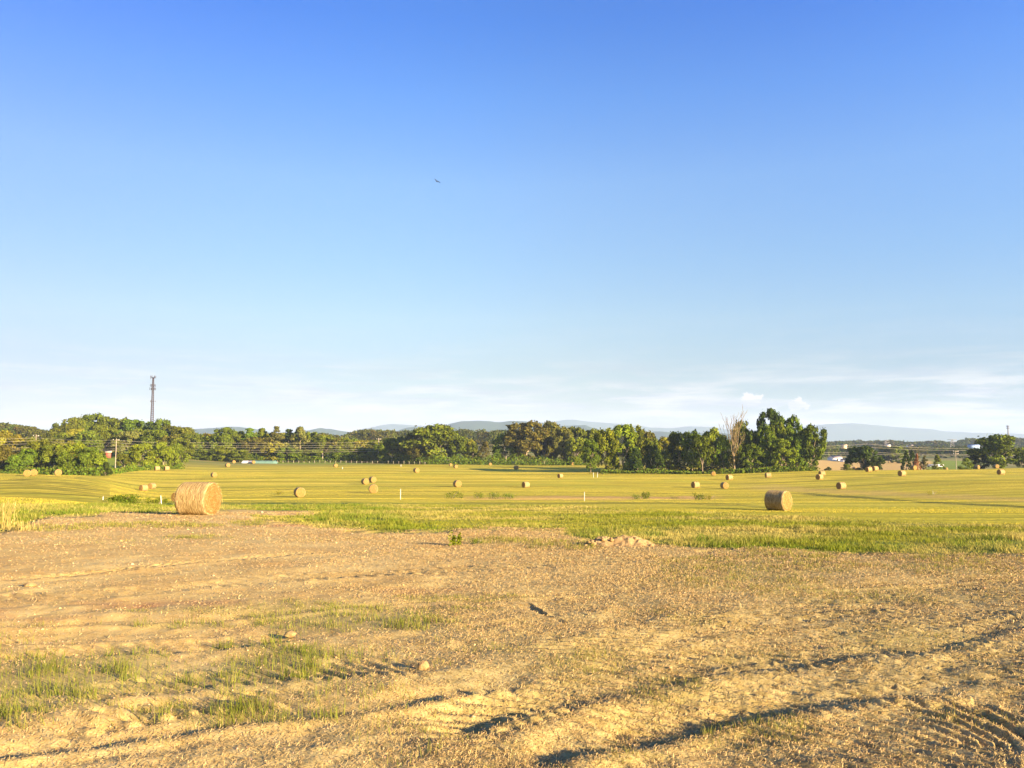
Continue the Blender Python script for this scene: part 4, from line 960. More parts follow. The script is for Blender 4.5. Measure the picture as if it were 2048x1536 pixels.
# ------------------------------------------------------------------ grass blades and straw
def blade_mesh(name, label, Xp, Yp, h, w, tint, g, mat, lean=0.35, bend=True, cat='grass', zoff=None):
    n = len(Xp); M = masks(Xp, Yp); mi, _ = micro(Xp, Yp, M); zb = T(Xp, Yp) + mi - 0.01
    a = g.uniform(0, 2 * math.pi, n); la = g.uniform(0, 2 * math.pi, n); ll = g.uniform(0.05, 1, n) * lean * h
    sx_ = np.cos(a) * w; sy_ = np.sin(a) * w
    if bend:
        V = np.stack([np.c_[Xp - sx_, Yp - sy_, zb], np.c_[Xp + sx_, Yp + sy_, zb],
                      np.c_[Xp + sx_ * .7 + np.cos(la) * ll * .3, Yp + sy_ * .7 + np.sin(la) * ll * .3, zb + h * .55], np.c_[Xp - sx_ * .7 + np.cos(la) * ll * .3, Yp - sy_ * .7 + np.sin(la) * ll * .3, zb + h * .55],
                      np.c_[Xp + np.cos(la) * ll, Yp + np.sin(la) * ll, zb + h * .96]], 1).reshape(-1, 3)
        k = np.arange(n)[:, None] * 5
        Fc = [k + [0, 1, 2, 3], k + [3, 2, 4]]; rep = 5
    else:
        V = np.stack([np.c_[Xp - sx_, Yp - sy_, zb], np.c_[Xp + sx_, Yp + sy_, zb], np.c_[Xp + np.cos(la) * ll, Yp + np.sin(la) * ll, zb + h]], 1).reshape(-1, 3)
        Fc = [np.arange(n)[:, None] * 3 + [0, 1, 2]]; rep = 3
    return tag(mk(name, V, Fc, mat, attrs={'tint': np.repeat(tint, rep, 0)}), label, cat, kind='stuff')
grass_m, nt = new_mat('grass_blades'); _a = nt.attr('tint', 'Color')
_d = nt.node('ShaderNodeBsdfDiffuse'); nt.l.new(_a, _d.inputs[0]); _t = nt.node('ShaderNodeBsdfTranslucent'); nt.l.new(_a, _t.inputs[0])
_mx = nt.node('ShaderNodeMixShader'); _mx.inputs[0].default_value = 0.3; nt.l.new(_d.outputs[0], _mx.inputs[1]); nt.l.new(_t.outputs[0], _mx.inputs[2]); finish(nt, _mx.outputs[0])
def cand(n, r0, r1, g, p=1.0, amax=47):
    """positions thinning out with distance"""
    u = g.uniform(size=n)
    if p == 0: r = r0 * (r1 / r0) ** u
    else: r = (r0 ** p + u * (r1 ** p - r0 ** p)) ** (1 / p)
    a = R(amax) * g.uniform(-1, 1, n); return r * np.sin(a), r * np.cos(a), r
def lerp(a, b, t): t = np.asarray(t)[:, None]; return np.array(a) * (1 - t) + np.array(b) * t
GREEN, YGREEN, DRY, TAN = (0.115, 0.185, 0.016), (0.30, 0.28, 0.030), (0.46, 0.36, 0.10), (0.58, 0.40, 0.15)
# verge of long grass
g = np.random.default_rng(21)
Xp, Yp, rp = cand(980000, 13, 75, g, 0.6); M = masks(Xp, Yp)
keep = g.uniform(size=len(Xp)) < M['verge'] * (0.45 + 0.55 * sstep(M['n2'] + M['n1'], -0.6, 0.3)); Xp, Yp, rp = Xp[keep], Yp[keep], rp[keep]; M = {k: v[keep] for k, v in M.items()}
n = len(Xp); gr = M['green']; pn = vnoise(Xp / 1.7, Yp / 1.7, 66)
hmul = 0.25 + 1.4 * vnoise(Xp / 0.7, Yp / 0.7, 67)
clp = sstep(vnoise(Xp / .55, Yp / .55, 69) * .6 + vnoise(Xp / 1.6, Yp / 1.6, 70) * .4, .38, .72); h = (0.04 + 0.02 * gr + (0.08 + .08 * gr) * clp) * (1 - .6 * M['dirt']) * (.6 + .4 * hmul) * g.uniform(.5, 1.35, n); w = 0.002 + 0.00023 * rp
tint = lerp(lerp(lerp(YGREEN, (.20, .22, .024), clp), DRY, np.clip((g.uniform(size=n) * 1.1 - .10) + (vnoise(Xp / 3.5, Yp / 2.2, 66) - .5) * 2.2, 0, 1)), GREEN, np.clip(gr * (-.10 + 1.05 * vnoise(Xp / .6, Yp / .6, 68)) * g.uniform(.4, 1.2, n) + 0.10 * (g.uniform(size=n) < .2), 0, 1)) * g.uniform(.7, 1.25, (n, 1))
blade_mesh('verge_grass', 'long green and yellowing grass between bare soil and mown field', Xp, Yp, h, w, tint, g, grass_m, 1.1, True)
# mown stubble beyond
g = np.random.default_rng(22)
Xp, Yp, rp = cand(1050000, 30, 330, g, 0.25); M = masks(Xp, Yp)
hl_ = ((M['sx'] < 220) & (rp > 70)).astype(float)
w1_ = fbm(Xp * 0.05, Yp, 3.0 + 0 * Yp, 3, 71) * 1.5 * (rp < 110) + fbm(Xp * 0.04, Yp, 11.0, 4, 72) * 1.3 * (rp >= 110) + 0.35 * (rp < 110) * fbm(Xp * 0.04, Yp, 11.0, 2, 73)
w1_ = np.where(hl_ > 0, fbm(Xp * .84 + Yp * .35, (Yp * .84 - Xp * .35) * .12, 7.5, 3, 74) * 2.4, w1_)  # left-hill rows: ridge shadow carried into stubble density and tint
keep = (g.uniform(size=len(Xp)) < (1 - M['verge']) * (1 - M['dirt']) * (1 - .85 * M['dark_streak']) * (1 - .6 * hl_) * (0.10 + 0.90 * sstep(w1_, -0.22, 0.18))) & ~((M['sx'] > 1640) & (Yp > 262)); Xp, Yp, rp = Xp[keep], Yp[keep], rp[keep]; M = {k: v[keep] for k, v in M.items()}; w1_ = w1_[keep]
n = len(Xp); lush = sstep(M['sy'], 980, 1025)
h = (0.015 + 0.032 * sstep(w1_, -0.15, 0.3) + .008 * lush) * g.uniform(.5, 1.5, n); w = 0.003 + 0.00020 * rp
tint = lerp(lerp((0.58, 0.45, 0.062), (0.22, 0.22, 0.022), np.clip(g.uniform(size=n) * .8 - .05 + lush * .25 - w1_ * 2.0, 0, 1)), (0.50, 0.33, 0.10), np.maximum(M['strip2'], M['strip3']) * .6) * g.uniform(.7, 1.2, (n, 1))
blade_mesh('mown_stubble', 'short yellow mown stubble in lines across the hay field', Xp, Yp, h, w, tint, g, grass_m, .8, False)
# small grass growing on the bare soil
g = np.random.default_rng(23)
Xp, Yp, rp = cand(680000, 3.4, 50, g, 0.7); M = masks(Xp, Yp)
clump = sstep(vnoise(Xp / 0.16, Yp / 0.16, 81) + 0.4 * vnoise(Xp / 0.5, Yp / 0.5, 82), 0.65, 1.05)
dens = near_tufts(M['sx'], M['sy'], M['n1'], M['n2']) * M['dirt']
keep = g.uniform(size=len(Xp)) < dens * (0.10 + 0.90 * clump) * 1.5; Xp, Yp, rp = Xp[keep], Yp[keep], rp[keep]; M = {k: v[keep] for k, v in M.items()}; dens = dens[keep]
n = len(Xp); leftish = (1 - sstep(M['sx'], 700, 1100)) * sstep(M['sy'], 1180, 1300)
cl3 = sstep(vnoise(Xp / .28, Yp / .28, 83), .5, .85); h = (0.024 + 0.05 * dens * g.uniform(size=n) + (0.035 + .075 * cl3) * leftish + .05 * dens * (rp > 17)) * g.uniform(.6, 1.5, n); w = 0.0008 + 0.00020 * rp
tint = lerp((0.34, 0.26, 0.075), (0.17, 0.19, 0.024), np.clip(g.uniform(size=n) * .9 - .05 + leftish * .40 + dens * .2, 0, 1)) * g.uniform(.65, 1.3, (n, 1))
blade_mesh('sparse_grass', 'thin young grass sprouting in tufts on the bare soil', Xp, Yp, h, w, tint, g, grass_m, .6, True)
# straw and dead stems lying on the soil
g = np.random.default_rng(24)
Xp, Yp, rp = cand(1500000, 3.2, 48, g, 0.45); M = masks(Xp, Yp)
pr = M['dirt'] * (0.12 + 0.75 * sstep(M['sx'] + 300 * M['n1'], 500, 1300)) * (0.5 + 0.5 * sstep(M['n2'], -.4, .3)) + 0.25 * M['dirt'] * sstep(M['sy'], 1380, 1450)
keep = g.uniform(size=len(Xp)) < pr; Xp, Yp, rp = Xp[keep], Yp[keep], rp[keep]; M = {k: v[keep] for k, v in M.items()}
n = len(Xp); mi, _ = micro(Xp, Yp, M); z = T(Xp, Yp) + mi + 0.004
a = g.uniform(0, 2 * math.pi, n); L = g.uniform(.008, .030, n) * (.7 + .07 * rp); wd = 0.0005 + 0.00014 * rp; dz_ = g.uniform(-.1, .7, n) * L
d = np.c_[np.cos(a) * L / 2, np.sin(a) * L / 2, dz_ / 2]; s = np.c_[-np.sin(a) * wd, np.cos(a) * wd, wd * .6]; p0 = np.c_[Xp, Yp, z + np.abs(dz_) / 2]
V = np.stack([p0 - d - s, p0 - d + s, p0 + d + s, p0 + d - s], 1).reshape(-1, 3)
tint = np.repeat(lerp((0.95, 0.92, 0.85), (0.5, 0.42, 0.35), g.uniform(size=n)) * g.uniform(.6, 1.25, (n, 1)), 4, 0)
tag(mk('straw_litter', V, np.arange(4 * n).reshape(n, 4), straw_m, attrs={'tint': tint}), 'loose straw and dead stems strewn over the bare soil', 'straw', kind='stuff')
# pebbles and crumbs of soil
g = np.random.default_rng(25)
Xp, Yp, rp = cand(160000, 3.2, 48, g, 0.6); M = masks(Xp, Yp)
pr = M['dirt'] * (0.15 + 0.85 * sstep(M['n2'] + M['n1'] * .6, -.1, .6)); keep = g.uniform(size=len(Xp)) < pr
Xp, Yp, rp = Xp[keep], Yp[keep], rp[keep]; M = {k: v[keep] for k, v in M.items()}; n = len(Xp); mi, _ = micro(Xp, Yp, M); z = T(Xp, Yp) + mi
sz = (0.002 + 0.00034 * rp) * g.lognormal(0, .5, n)
octv = np.array([[1, 0, 0], [0, 1, 0], [-1, 0, 0], [0, -1, 0], [0, 0, 1], [.4, .4, -.6]])
V = (octv[None] * (1 + .35 * g.uniform(-1, 1, (n, 6, 1))) * sz[:, None, None] * [1, 1, .75] + np.c_[Xp, Yp, z][:, None, :]).reshape(-1, 3)
Fo = np.array([[0, 1, 4], [1, 2, 4], [2, 3, 4], [3, 0, 4], [1, 0, 5], [2, 1, 5], [3, 2, 5], [0, 3, 5]])
clod_m, nt = new_mat('clod'); finish(nt, principled(nt, nt.mix(1.0, (0.52, 0.345, 0.17, 1), nt.attr('tint', 'Color'), 'MULTIPLY'), 0.95, spec=.05))
tag(mk('soil_crumbs', V, (np.arange(n)[:, None, None] * 6 + Fo[None]).reshape(-1, 3), clod_m, attrs={'tint': np.repeat(g.uniform(.65, 1.25, (n, 1)) * np.c_[np.ones(n), g.uniform(.85, 1.05, n), g.uniform(.75, 1.1, n)], 6, 0)}),
    'crumbs of dry soil and small stones on the bare ground', 'soil', kind='stuff')

# ------------------------------------------------------------------ single clods, mound
soil_m, nt = new_mat('loose_soil'); g_ = nt.node('ShaderNodeNewGeometry'); n_ = nt.noise(g_.outputs['Position'], 7, 5, .7)
finish(nt, principled(nt, nt.ramp(n_, [(.3, (.26, .155, .065)), (.55, (.36, .24, .10)), (.75, (.43, .30, .145))]), .95, bump(nt, n_, .04), spec=.05))
def lump(seed, s, ns=14):
    g = np.random.default_rng(seed); u = np.linspace(0.02, math.pi - .02, ns); v = np.linspace(0, 2 * math.pi, ns * 2, endpoint=False)
    U, Vv = np.meshgrid(u, v, indexing='ij'); d = np.c_[(np.sin(U) * np.cos(Vv)).ravel(), (np.sin(U) * np.sin(Vv)).ravel(), np.cos(U).ravel()]
    r = 1 + .28 * fbm(d[:, 0] + seed, d[:, 1] + d[:, 2] * 2, .9, 4, seed) + .1 * fbm(d[:, 0] * 3, d[:, 1] * 3 + d[:, 2] * 5, .7, 3, seed + 1)
    return d * r[:, None] * np.array(s) , grid_faces(ns, ns * 2, True)[:, ::-1]
def clod(px, py, s, label, seed):
    p = ghit(px, py, 2.5); V, Q = lump(seed, s); o = mk('dirt_clod', V, Q, soil_m, smooth=True); o.location = (p[0], p[1], p[2] + s[2] * .45)
    return tag(o, label, 'dirt clod')
clod(580, 1272, (.06, .05, .035), 'pale rounded dirt clod at the edge of the green tuft patch', 5)
clod(846, 1338, (.05, .04, .05), 'upright dirt clod beside the shadowed rut at centre left', 6)
clod(60, 1172, (.10, .07, .035), 'flat dirt lump near the left edge of the bare soil', 9)
pm_ = ghit(1250, 1093, 5); mound = empty('dirt_mound', (pm_[0], pm_[1] + .25, pm_[2])); tag(mound, 'low heap of pale dug soil with clods at the grass edge', 'dirt mound')
gx, gy = np.meshgrid(np.linspace(-1.3, 1.3, 120), np.linspace(-.7, .8, 70)); 
hz = .24 * np.exp(-((gx - .15) / .55) ** 2 - (gy / .34) ** 2) + .16 * np.exp(-((gx + .55) / .35) ** 2 - (gy / .3) ** 2)
gn = np.maximum(hz, 0) ; hz = hz * (1 + .5 * fbm(gx, gy, .35, 4, 3)) + .05 * fbm(gx, gy, .14, 3, 4) * np.clip(hz * 8, 0, 1) - .05
Vm = np.c_[gx.ravel(), gy.ravel(), (hz + T(gx + pm_[0], gy + pm_[1] + .25) - pm_[2]).ravel()]
mk('soil_heap', Vm, grid_faces(70, 120), soil_m, mound, True)
gm = np.random.default_rng(3)
for k in range(18):
    s = gm.uniform(.02, .065); V, Q = lump(40 + k, (s, s * .8, s * .75), 9); o = mk('clod', V, Q, soil_m, mound, True)
    cx = gm.uniform(-1.0, -.15) if k < 15 else gm.uniform(0, .7); cy = gm.uniform(-.35, .1); hh = .24 * math.exp(-((cx - .15) / .55) ** 2 - (cy / .34) ** 2) + .16 * math.exp(-((cx + .55) / .35) ** 2 - (cy / .3) ** 2)
    o.location = (cx, cy, hh - .05 + s * .4 + float(T(cx + pm_[0], cy + pm_[1] + .25)) - pm_[2])

# ------------------------------------------------------------------ single plants
def plant(name, px, py, wpx, hpx, colr, label, cat, seed, y0=3.0, leaf=.05, n=900):
    p = ghit(px, py, y0); s = p[1] / F; w = wpx * s; h = hpx * s; g = np.random.default_rng(seed)
    t = empty(name, p); tag(t, label, cat)
    zz = g.uniform(0, 1, n) ** .8; spread = (1 - .55 * zz ** 2) * w * .42; kx = g.normal(0, .42, (9, 2)); ki = g.integers(0, 9, n); hk = g.uniform(.55, 1, 9)[ki]
    Pc = np.c_[kx[ki, 0] * w * .5 + g.normal(size=n) * w * .09, kx[ki, 1] * w * .4 + g.normal(size=n) * w * .09, zz * h * hk + .01]
    V, Q = quads(Pc, g.normal(size=(n, 3)) + [.3, -.5, .4], leaf * h * g.uniform(.6, 1.5, n) * (1.3 if name == 'weed' else 1.6), g, .5)
    tt = np.repeat(g.uniform(.6, 1.4, (n, 1)) * np.ones((1, 3)), 4, 0); o = mk('foliage', V, Q, LM[colr], t, attrs={'tint': tt})
    mb = MB()
    for k in range(7):
        a = g.uniform(0, 6.28); mb.tube([[0, 0, -.02], [math.cos(a) * w * .12, math.sin(a) * w * .1, h * .4], [math.cos(a) * w * .28, math.sin(a) * w * .22, h * .8]], [.01 * h + .004, .008 * h + .003, .003], 4)
    mb.build('stem', bark, t); return t
plant('weed', 911, 1091, 26, 26, 'bright', 'small upright leafy weed alone on the bare soil', 'weed', 31, 3, .06, 500)
plant('weed', 955, 1087, 44, 9, 'green', 'low flat weed patch right of the upright weed', 'weed', 32, 3, .06, 500)
plant('bush', 250, 1008, 84, 20, 'green', 'dark leafy bush left of the biggest bale', 'bush', 33, 30, .04, 2400)
plant('bush', 318, 1008, 34, 14, 'bright', 'smaller green bush by the white stake', 'bush', 34, 30, .05, 900)
for k, (px, py, w_, h_, c_, lb) in enumerate([(905, 997, 44, 17, 'green', 'left dark weed clump in the row across the field middle'), (955, 997, 24, 13, 'olive', 'small olive weed clump between two darker clumps'), (985, 998, 30, 15, 'green', 'weed clump right of the olive clump'),
        (1020, 998, 40, 14, 'green', 'wide weed clump right of the field centre'), (1272, 999, 34, 12, 'green', 'dark weed clump right of the middle stake'), (1292, 998, 18, 16, 'olive', 'tall olive weed beside the dark clump'), (1348, 999, 34, 7, 'green', 'low dark weed clump further right'),
        (1400, 1000, 26, 16, 'olive', 'tall weedy clump left of the second nearest bale'), (1422, 1000, 26, 12, 'yellow', 'yellow dry weed clump next to the tall weedy one'), (560, 989, 26, 9, 'yellow', 'dry weed tuft left of the face-on bale'), (1866, 990, 30, 9, 'yellow', 'dry tuft round a thin stake on the right field')]):
    plant('weed', px, py, w_, h_, c_, lb, 'weed', 50 + k, 40, .045, 500)
def dry_tuft(px, py, hpx, wpx, label):
    p = ghit(px, py, 8); s = p[1] / F; h = hpx * s; w = wpx * s; g = np.random.default_rng(77); n = 260
    t = empty('dry_grass_tuft', p); tag(t, label, 'dry grass')
    for nm, cnt, cc in (('stems', 90, (0.42, 0.32, 0.10)), ('seed_heads', 30, (0.50, 0.37, 0.13))):
        n = cnt; x = g.normal(size=n) * w * .22; y = g.normal(size=n) * w * .22; hh = h * g.uniform(.35, 1, n); la = g.uniform(0, 6.28, n); ln = g.uniform(.1, .45, n) * hh
        tip = np.c_[x + np.cos(la) * ln, y + np.sin(la) * ln, hh]; b0 = np.c_[x, y, 0 * x - .02]; sd_ = np.c_[np.cos(la + 1.57), np.sin(la + 1.57), 0 * x] * .006
        if nm == 'seed_heads': b0 = tip - (tip - b0) * .16; sd_ *= 1.6
        mid = b0 * .45 + tip * .55; mid[:, 2] += .08 * hh
        V = np.stack([b0 - sd_, b0 + sd_, mid + sd_, mid - sd_, tip], 1).reshape(-1, 3); k = np.arange(n)[:, None] * 5
        tag(mk(nm, V, [k + [0, 1, 2, 3], k + [3, 2, 4]], grass_m, t, attrs={'tint': np.repeat(np.array(cc) * g.uniform(.7, 1.2, (n, 1)), 5, 0)}), kind='stuff')
dry_tuft(6, 1058, 70, 44, 'tall straw-coloured dry grass at the left edge of the photo')
dry_tuft(44, 1062, 26, 50, 'shorter dry grass tuft right of the tall one at the left edge')

# ------------------------------------------------------------------ stakes
white_m = plain('white_paint', (0.78, 0.74, 0.66), .6, .08); wood_m = plain('weathered_wood', (0.36, 0.28, 0.19), .85, .25)
def stake(px, yb, ytop, label, y0=20, rad=.035, lean=0.0, D=None):
    if D: x = P(px, 900, D)[0]; p = np.array([x, D, float(T(x, D))])
    else: p = ghit(px, yb, y0)
    h = (P(px, ytop, p[1])[2] - p[2]); t = empty('marker_stake', p); tag(t, label, 'stake', 'marker stakes in the field')
    mb = MB(); mb.tube([[0, 0, -.05], [lean * h, 0, h]], [rad, rad], 6); mb.build('shaft', white_m, t)
    mb = MB(); mb.tube([[lean * h, 0, h - .02], [lean * h, 0, h + .06]], [rad * 1.5, rad * 1.3], 6); mb.build('cap', wood_m, t)
stake(323, 1009, 991, 'leaning white stake left of the biggest bale', 30, .03, -.12)
stake(206, 1000, 993, 'thin white stake above the dark leafy bush', 40, .025)
stake(801, 999, 978, 'thin capped white stake standing left of the field centre', 40, .028)
stake(1169, 1002, 984, 'thin pale stake in the weedy strip right of centre', 40, .022)
stake(185, 942, 937.5, 'stubby pale stake on the left crest below the thicket', 60, .06)
stake(1866, 988, 982, 'short thin stake in a dry tuft on the right field', 60, .03)
stake(1187, 955, 945, 'left upright of the thin pale stake frame below the shade', 100, .04)
stake(1195, 955, 945, 'right upright of the thin pale stake frame below the shade', 100, .04)
stake(802, 933, 929, 'tiny white stake left of the shaded grass tip', 150, .07)
stake(685, 938, 934, 'tiny white stake below the far fence', 150, .07)

# ------------------------------------------------------------------ far fence
post_m = plain('pale_post', (0.50, 0.42, 0.28), .8, .1)
def fence():
    t = empty('post_fence', (P(500, 920, 386)[0], 386, float(T(P(500, 920, 386)[0], 386)))); tag(t, 'wire fence with small pale posts along the far field edge', 'fence')
    o0 = np.array(t.location); tops = []
    for k, px in enumerate(np.linspace(545, 850, 30)):
        D = np.interp(px, [545, 760, 850], [384, 378, 355]); x = P(px, 920, D)[0]; z = float(T(x, D)); mb = MB(); hh = 1.3 + .25 * random.uniform(-1, 1)
        mb.box((x - o0[0], D - o0[1], z + hh / 2 - o0[2]), (.14, .12, hh)); mb.build('post', post_m if k % 3 else wood_m, t); tops.append([x - o0[0], D - o0[1], z - o0[2]])
    for hh in (.5, 1.0):
        mb = MB(); mb.tube([[a, b, c + hh] for a, b, c in tops], .02, 4); mb.build('wire', wood_m, t)
fence()

# ------------------------------------------------------------------ poles and power lines
pole_m = plain('pole_wood', (0.34, 0.27, 0.19), .85, .2); steel_m = plain('steel', (0.20, 0.18, 0.17), .5, .1, metal=.3); wire_m = plain('wire_metal', (0.55, 0.48, 0.34), .6, .05)
def utility_pole(px, ytop, D, label, arms=(0.6,), rad=.15, cross=1.2):
    x = P(px, 900, D)[0]; z = float(T(x, D)); h = P(px, ytop, D)[2] - z
    t = empty('utility_pole', (x, D, z)); tag(t, label, 'utility pole', 'utility poles of the power line')
    mb = MB(); mb.tube([[0, 0, -.3], [0, 0, h * .5], [0, 0, h]], [rad, rad * .85, rad * .7], 8); mb.build('pole', pole_m, t, True)
    for a in arms:
        mb = MB(); mb.box((0, -.12, h - a), (cross * 2, .14, .16)); mb.build('crossarm', pole_m, t)
        for s in (-1, 1):
            mb = MB(); mb.tube([[s * cross * .85, -.12, h - a + .08], [s * cross * .85, -.12, h - a + .35]], [.09, .06], 6); mb.build('insulator', white_m, t)
    return x, D, z, h
utility_pole(71, 869, 300, 'short-looking utility pole above the left thicket')
utility_pole(232, 877, 282, 'utility pole standing in the gap between the thickets')
utility_pole(375, 878, 388, 'utility pole in front of the olive trees left of the tunnel')
utility_pole(757, 876, 386, 'utility pole at the left edge of the centre treeline', rad=.25)
utility_pole(1911, 902, 330, 'dark crossarm pole in the meadow beyond the right crest', arms=(.2, 1.2))
for px, lb in ((645.5, 'left one of two short bare poles at the fence'), (655.5, 'right one of two short bare poles at the fence')):
    x = P(px, 900, 392)[0]; z = float(T(x, 392)); o = empty('bare_pole', (x, 392, z)); tag(o, lb, 'pole', 'bare poles at the fence')
    mb = MB(); h = P(px, 907, 392)[2] - z; mb.tube([[0, 0, -.3], [0, 0, h]], [.28, .24], 8); mb.build('pole', pole_m, o)
    mb = MB(); mb.tube([[0, 0, h], [0, 0, h + .15]], [.30, .2], 8); mb.build('cap', wood_m, o)
def wire(knots, label, rad=.055, sag=.5):
    pts = []
    for (p0, p1) in zip(knots[:-1], knots[1:]):
        a = P(*p0); b = P(*p1)
        for k in range(12):
            t = k / 12; q = a * (1 - t) + b * t; q[2] -= 4 * sag * t * (1 - t); pts.append(q)
    pts.append(P(*knots[-1])); pts = np.array(pts); c = pts.mean(0)
    mb = MB(); mb.tube(pts - c, rad, 4); o = mb.build('power_line', wire_m); o.location = tuple(c); tag(o, label, 'power line', 'power line wires')
DL = [(-60, 300), (71, 300), (232, 282), (375, 388), (757, 386), (1010, 420)]
for k, (lab, ys) in enumerate([('topmost wire over the left thicket', (875, 875.5, 880, 885, 884, 890)), ('second wire from the top over the left thicket', (880.5, 881, 885.5, 890, 889, 896)),
        ('third wire from the top over the left thicket', (886, 886.5, 891.5, 894, 893, 900)), ('fourth wire from the top over the left thicket', (893.5, 894, 897.5, 899, 898, 905)), ('lowest wire over the left thicket', (898, 898, 900.5, 903, 902, 910))]):
    wire([(x_, y_, D_) for (x_, D_), y_ in zip(DL, ys)], lab, .032)
DR = [(1570, 330), (1735, 326), (1911, 322), (2110, 318)]
for k, (lab, ys) in enumerate([('topmost wire across the right valley', (893, 888, 897, 896)), ('second wire from the top across the right valley', (894.5, 894, 900.5, 900)),
        ('third wire from the top across the right valley', (903, 903.5, 908.5, 909)), ('lowest wire across the right valley', (906.5, 907, 911, 913))]):
    wire([(x_, y_, D_) for (x_, D_), y_ in zip(DR, ys)], lab, .032, .4)

# ------------------------------------------------------------------ towers
def lattice_tower(px, ytop, D, label):
    x = P(px, 900, D)[0]; z = float(T(x, D)); h = P(px, ytop, D)[2] - z; t = empty('lattice_tower', (x, D, z), .5); tag(t, label, 'radio tower')
    red_m = plain('tower_steel', (0.05, 0.03, 0.025), .6, .15); wb, wt_ = 1.6, .42
    corner = lambda k, q: np.array([math.cos(2.094 * k) * (wb * (1 - q) ** 1.0 * (1 if q < .99 else 1) + wt_ * q), math.sin(2.094 * k) * (wb * (1 - q) + wt_ * q), h * q])
    for k in range(3):
        mb = MB(); mb.tube([corner(k, q) for q in np.linspace(0, .985, 8)], .26, 6); mb.build('leg', red_m, t)
    mb = MB(); N = 34
    for i in range(N):
        q0, q1 = i / N * .985, (i + 1) / N * .985
        for k in range(3):
            mb.tube([corner(k, q1), corner((k + 1) % 3, q1)], .15, 4); mb.tube([corner(k, q0), corner((k + 1) % 3, q1)], .075, 4)
    mb.build('bracing', red_m, t)
    for q, rw, n in ((.985, 1.7, 6), (.87, 1.6, 6), (.82, 1.9, 6), (.64, 2.2, 3)):
        mb = MB(); zz = h * q
        for k in range(3): mb.tube([[math.cos(2.094 * k) * rw, math.sin(2.094 * k) * rw, zz], [math.cos(2.094 * (k + 1)) * rw, math.sin(2.094 * (k + 1)) * rw, zz]], .06, 4); mb.tube([[0, 0, zz], [math.cos(2.094 * k) * rw, math.sin(2.094 * k) * rw, zz]], .06, 4)
        mb.build('platform', red_m, t)
        for k in range(n):
            a = 2 * math.pi * k / n; mb = MB(); mb.box((math.cos(a) * rw, math.sin(a) * rw, zz + (.4 if q > .9 else 0)), (.32, .32, 1.9 if q > .7 else 1.2)); mb.build('antenna', red_m if q > .7 else steel_m, t)
    mb = MB(); mb.tube([[-1.9, 0, h * .97], [-1.5, 0, h * .97]], [.7, .4], 12); mb.build('dish', steel_m, t)
lattice_tower(301, 753, 560, 'tall reddish lattice tower with antennas rising above the hilltop wood')
def monopole(px, ytop, D, label):
    x = P(px, 900, D)[0]; z = float(T(x, D)); h = P(px, ytop, D)[2] - z; t = empty('mast', (x, D, z)); tag(t, label, 'mast')
    mb = MB(); mb.tube([[0, 0, 0], [0, 0, h]], [1.5, .6], 6); mb.build('pole', steel_m, t)
    for q in (.9, .99):
        mb = MB(); mb.tube([[0, 0, h * q - 1.2], [0, 0, h * q]], [2.2, 2.2], 8); mb.build('antenna_ring', steel_m, t)
monopole(2018, 851, 1150, 'thin grey mast on the wooded ridge near the right edge')
def pylon(px, ytop, D, label, w=5):
    x = P(px, 900, D)[0]; z = float(T(x, D)); h = P(px, ytop, D)[2] - z; t = empty('pylon', (x, D, z)); tag(t, label, 'pylon')
    for s in (-1, 1):
        mb = MB(); mb.tube([[s * w * .5, 0, 0], [s * w * .14, 0, h]], .35, 4); mb.build('leg', steel_m, t)
    mb = MB()
    for i in range(6): q = i / 6; ww = w * .5 * (1 - q) + w * .14 * q; q2 = (i + 1) / 6; w2 = w * .5 * (1 - q2) + w * .14 * q2; mb.tube([[-ww, 0, h * q], [w2, 0, h * q2]], .2, 4); mb.tube([[ww, 0, h * q], [-w2, 0, h * q2]], .2, 4)
    mb.build('bracing', steel_m, t)
    for q in (.8, .98): mb = MB(); mb.box((0, 0, h * q), (w * 1.8, .5, .5)); mb.build('crossarm', steel_m, t)
pylon(1905, 879, 1050, 'faint steel pylon on the ridge left of the blue roof', 7)
pylon(1772, 881, 1000, 'faint pylon on the ridge above the tan house', 5)

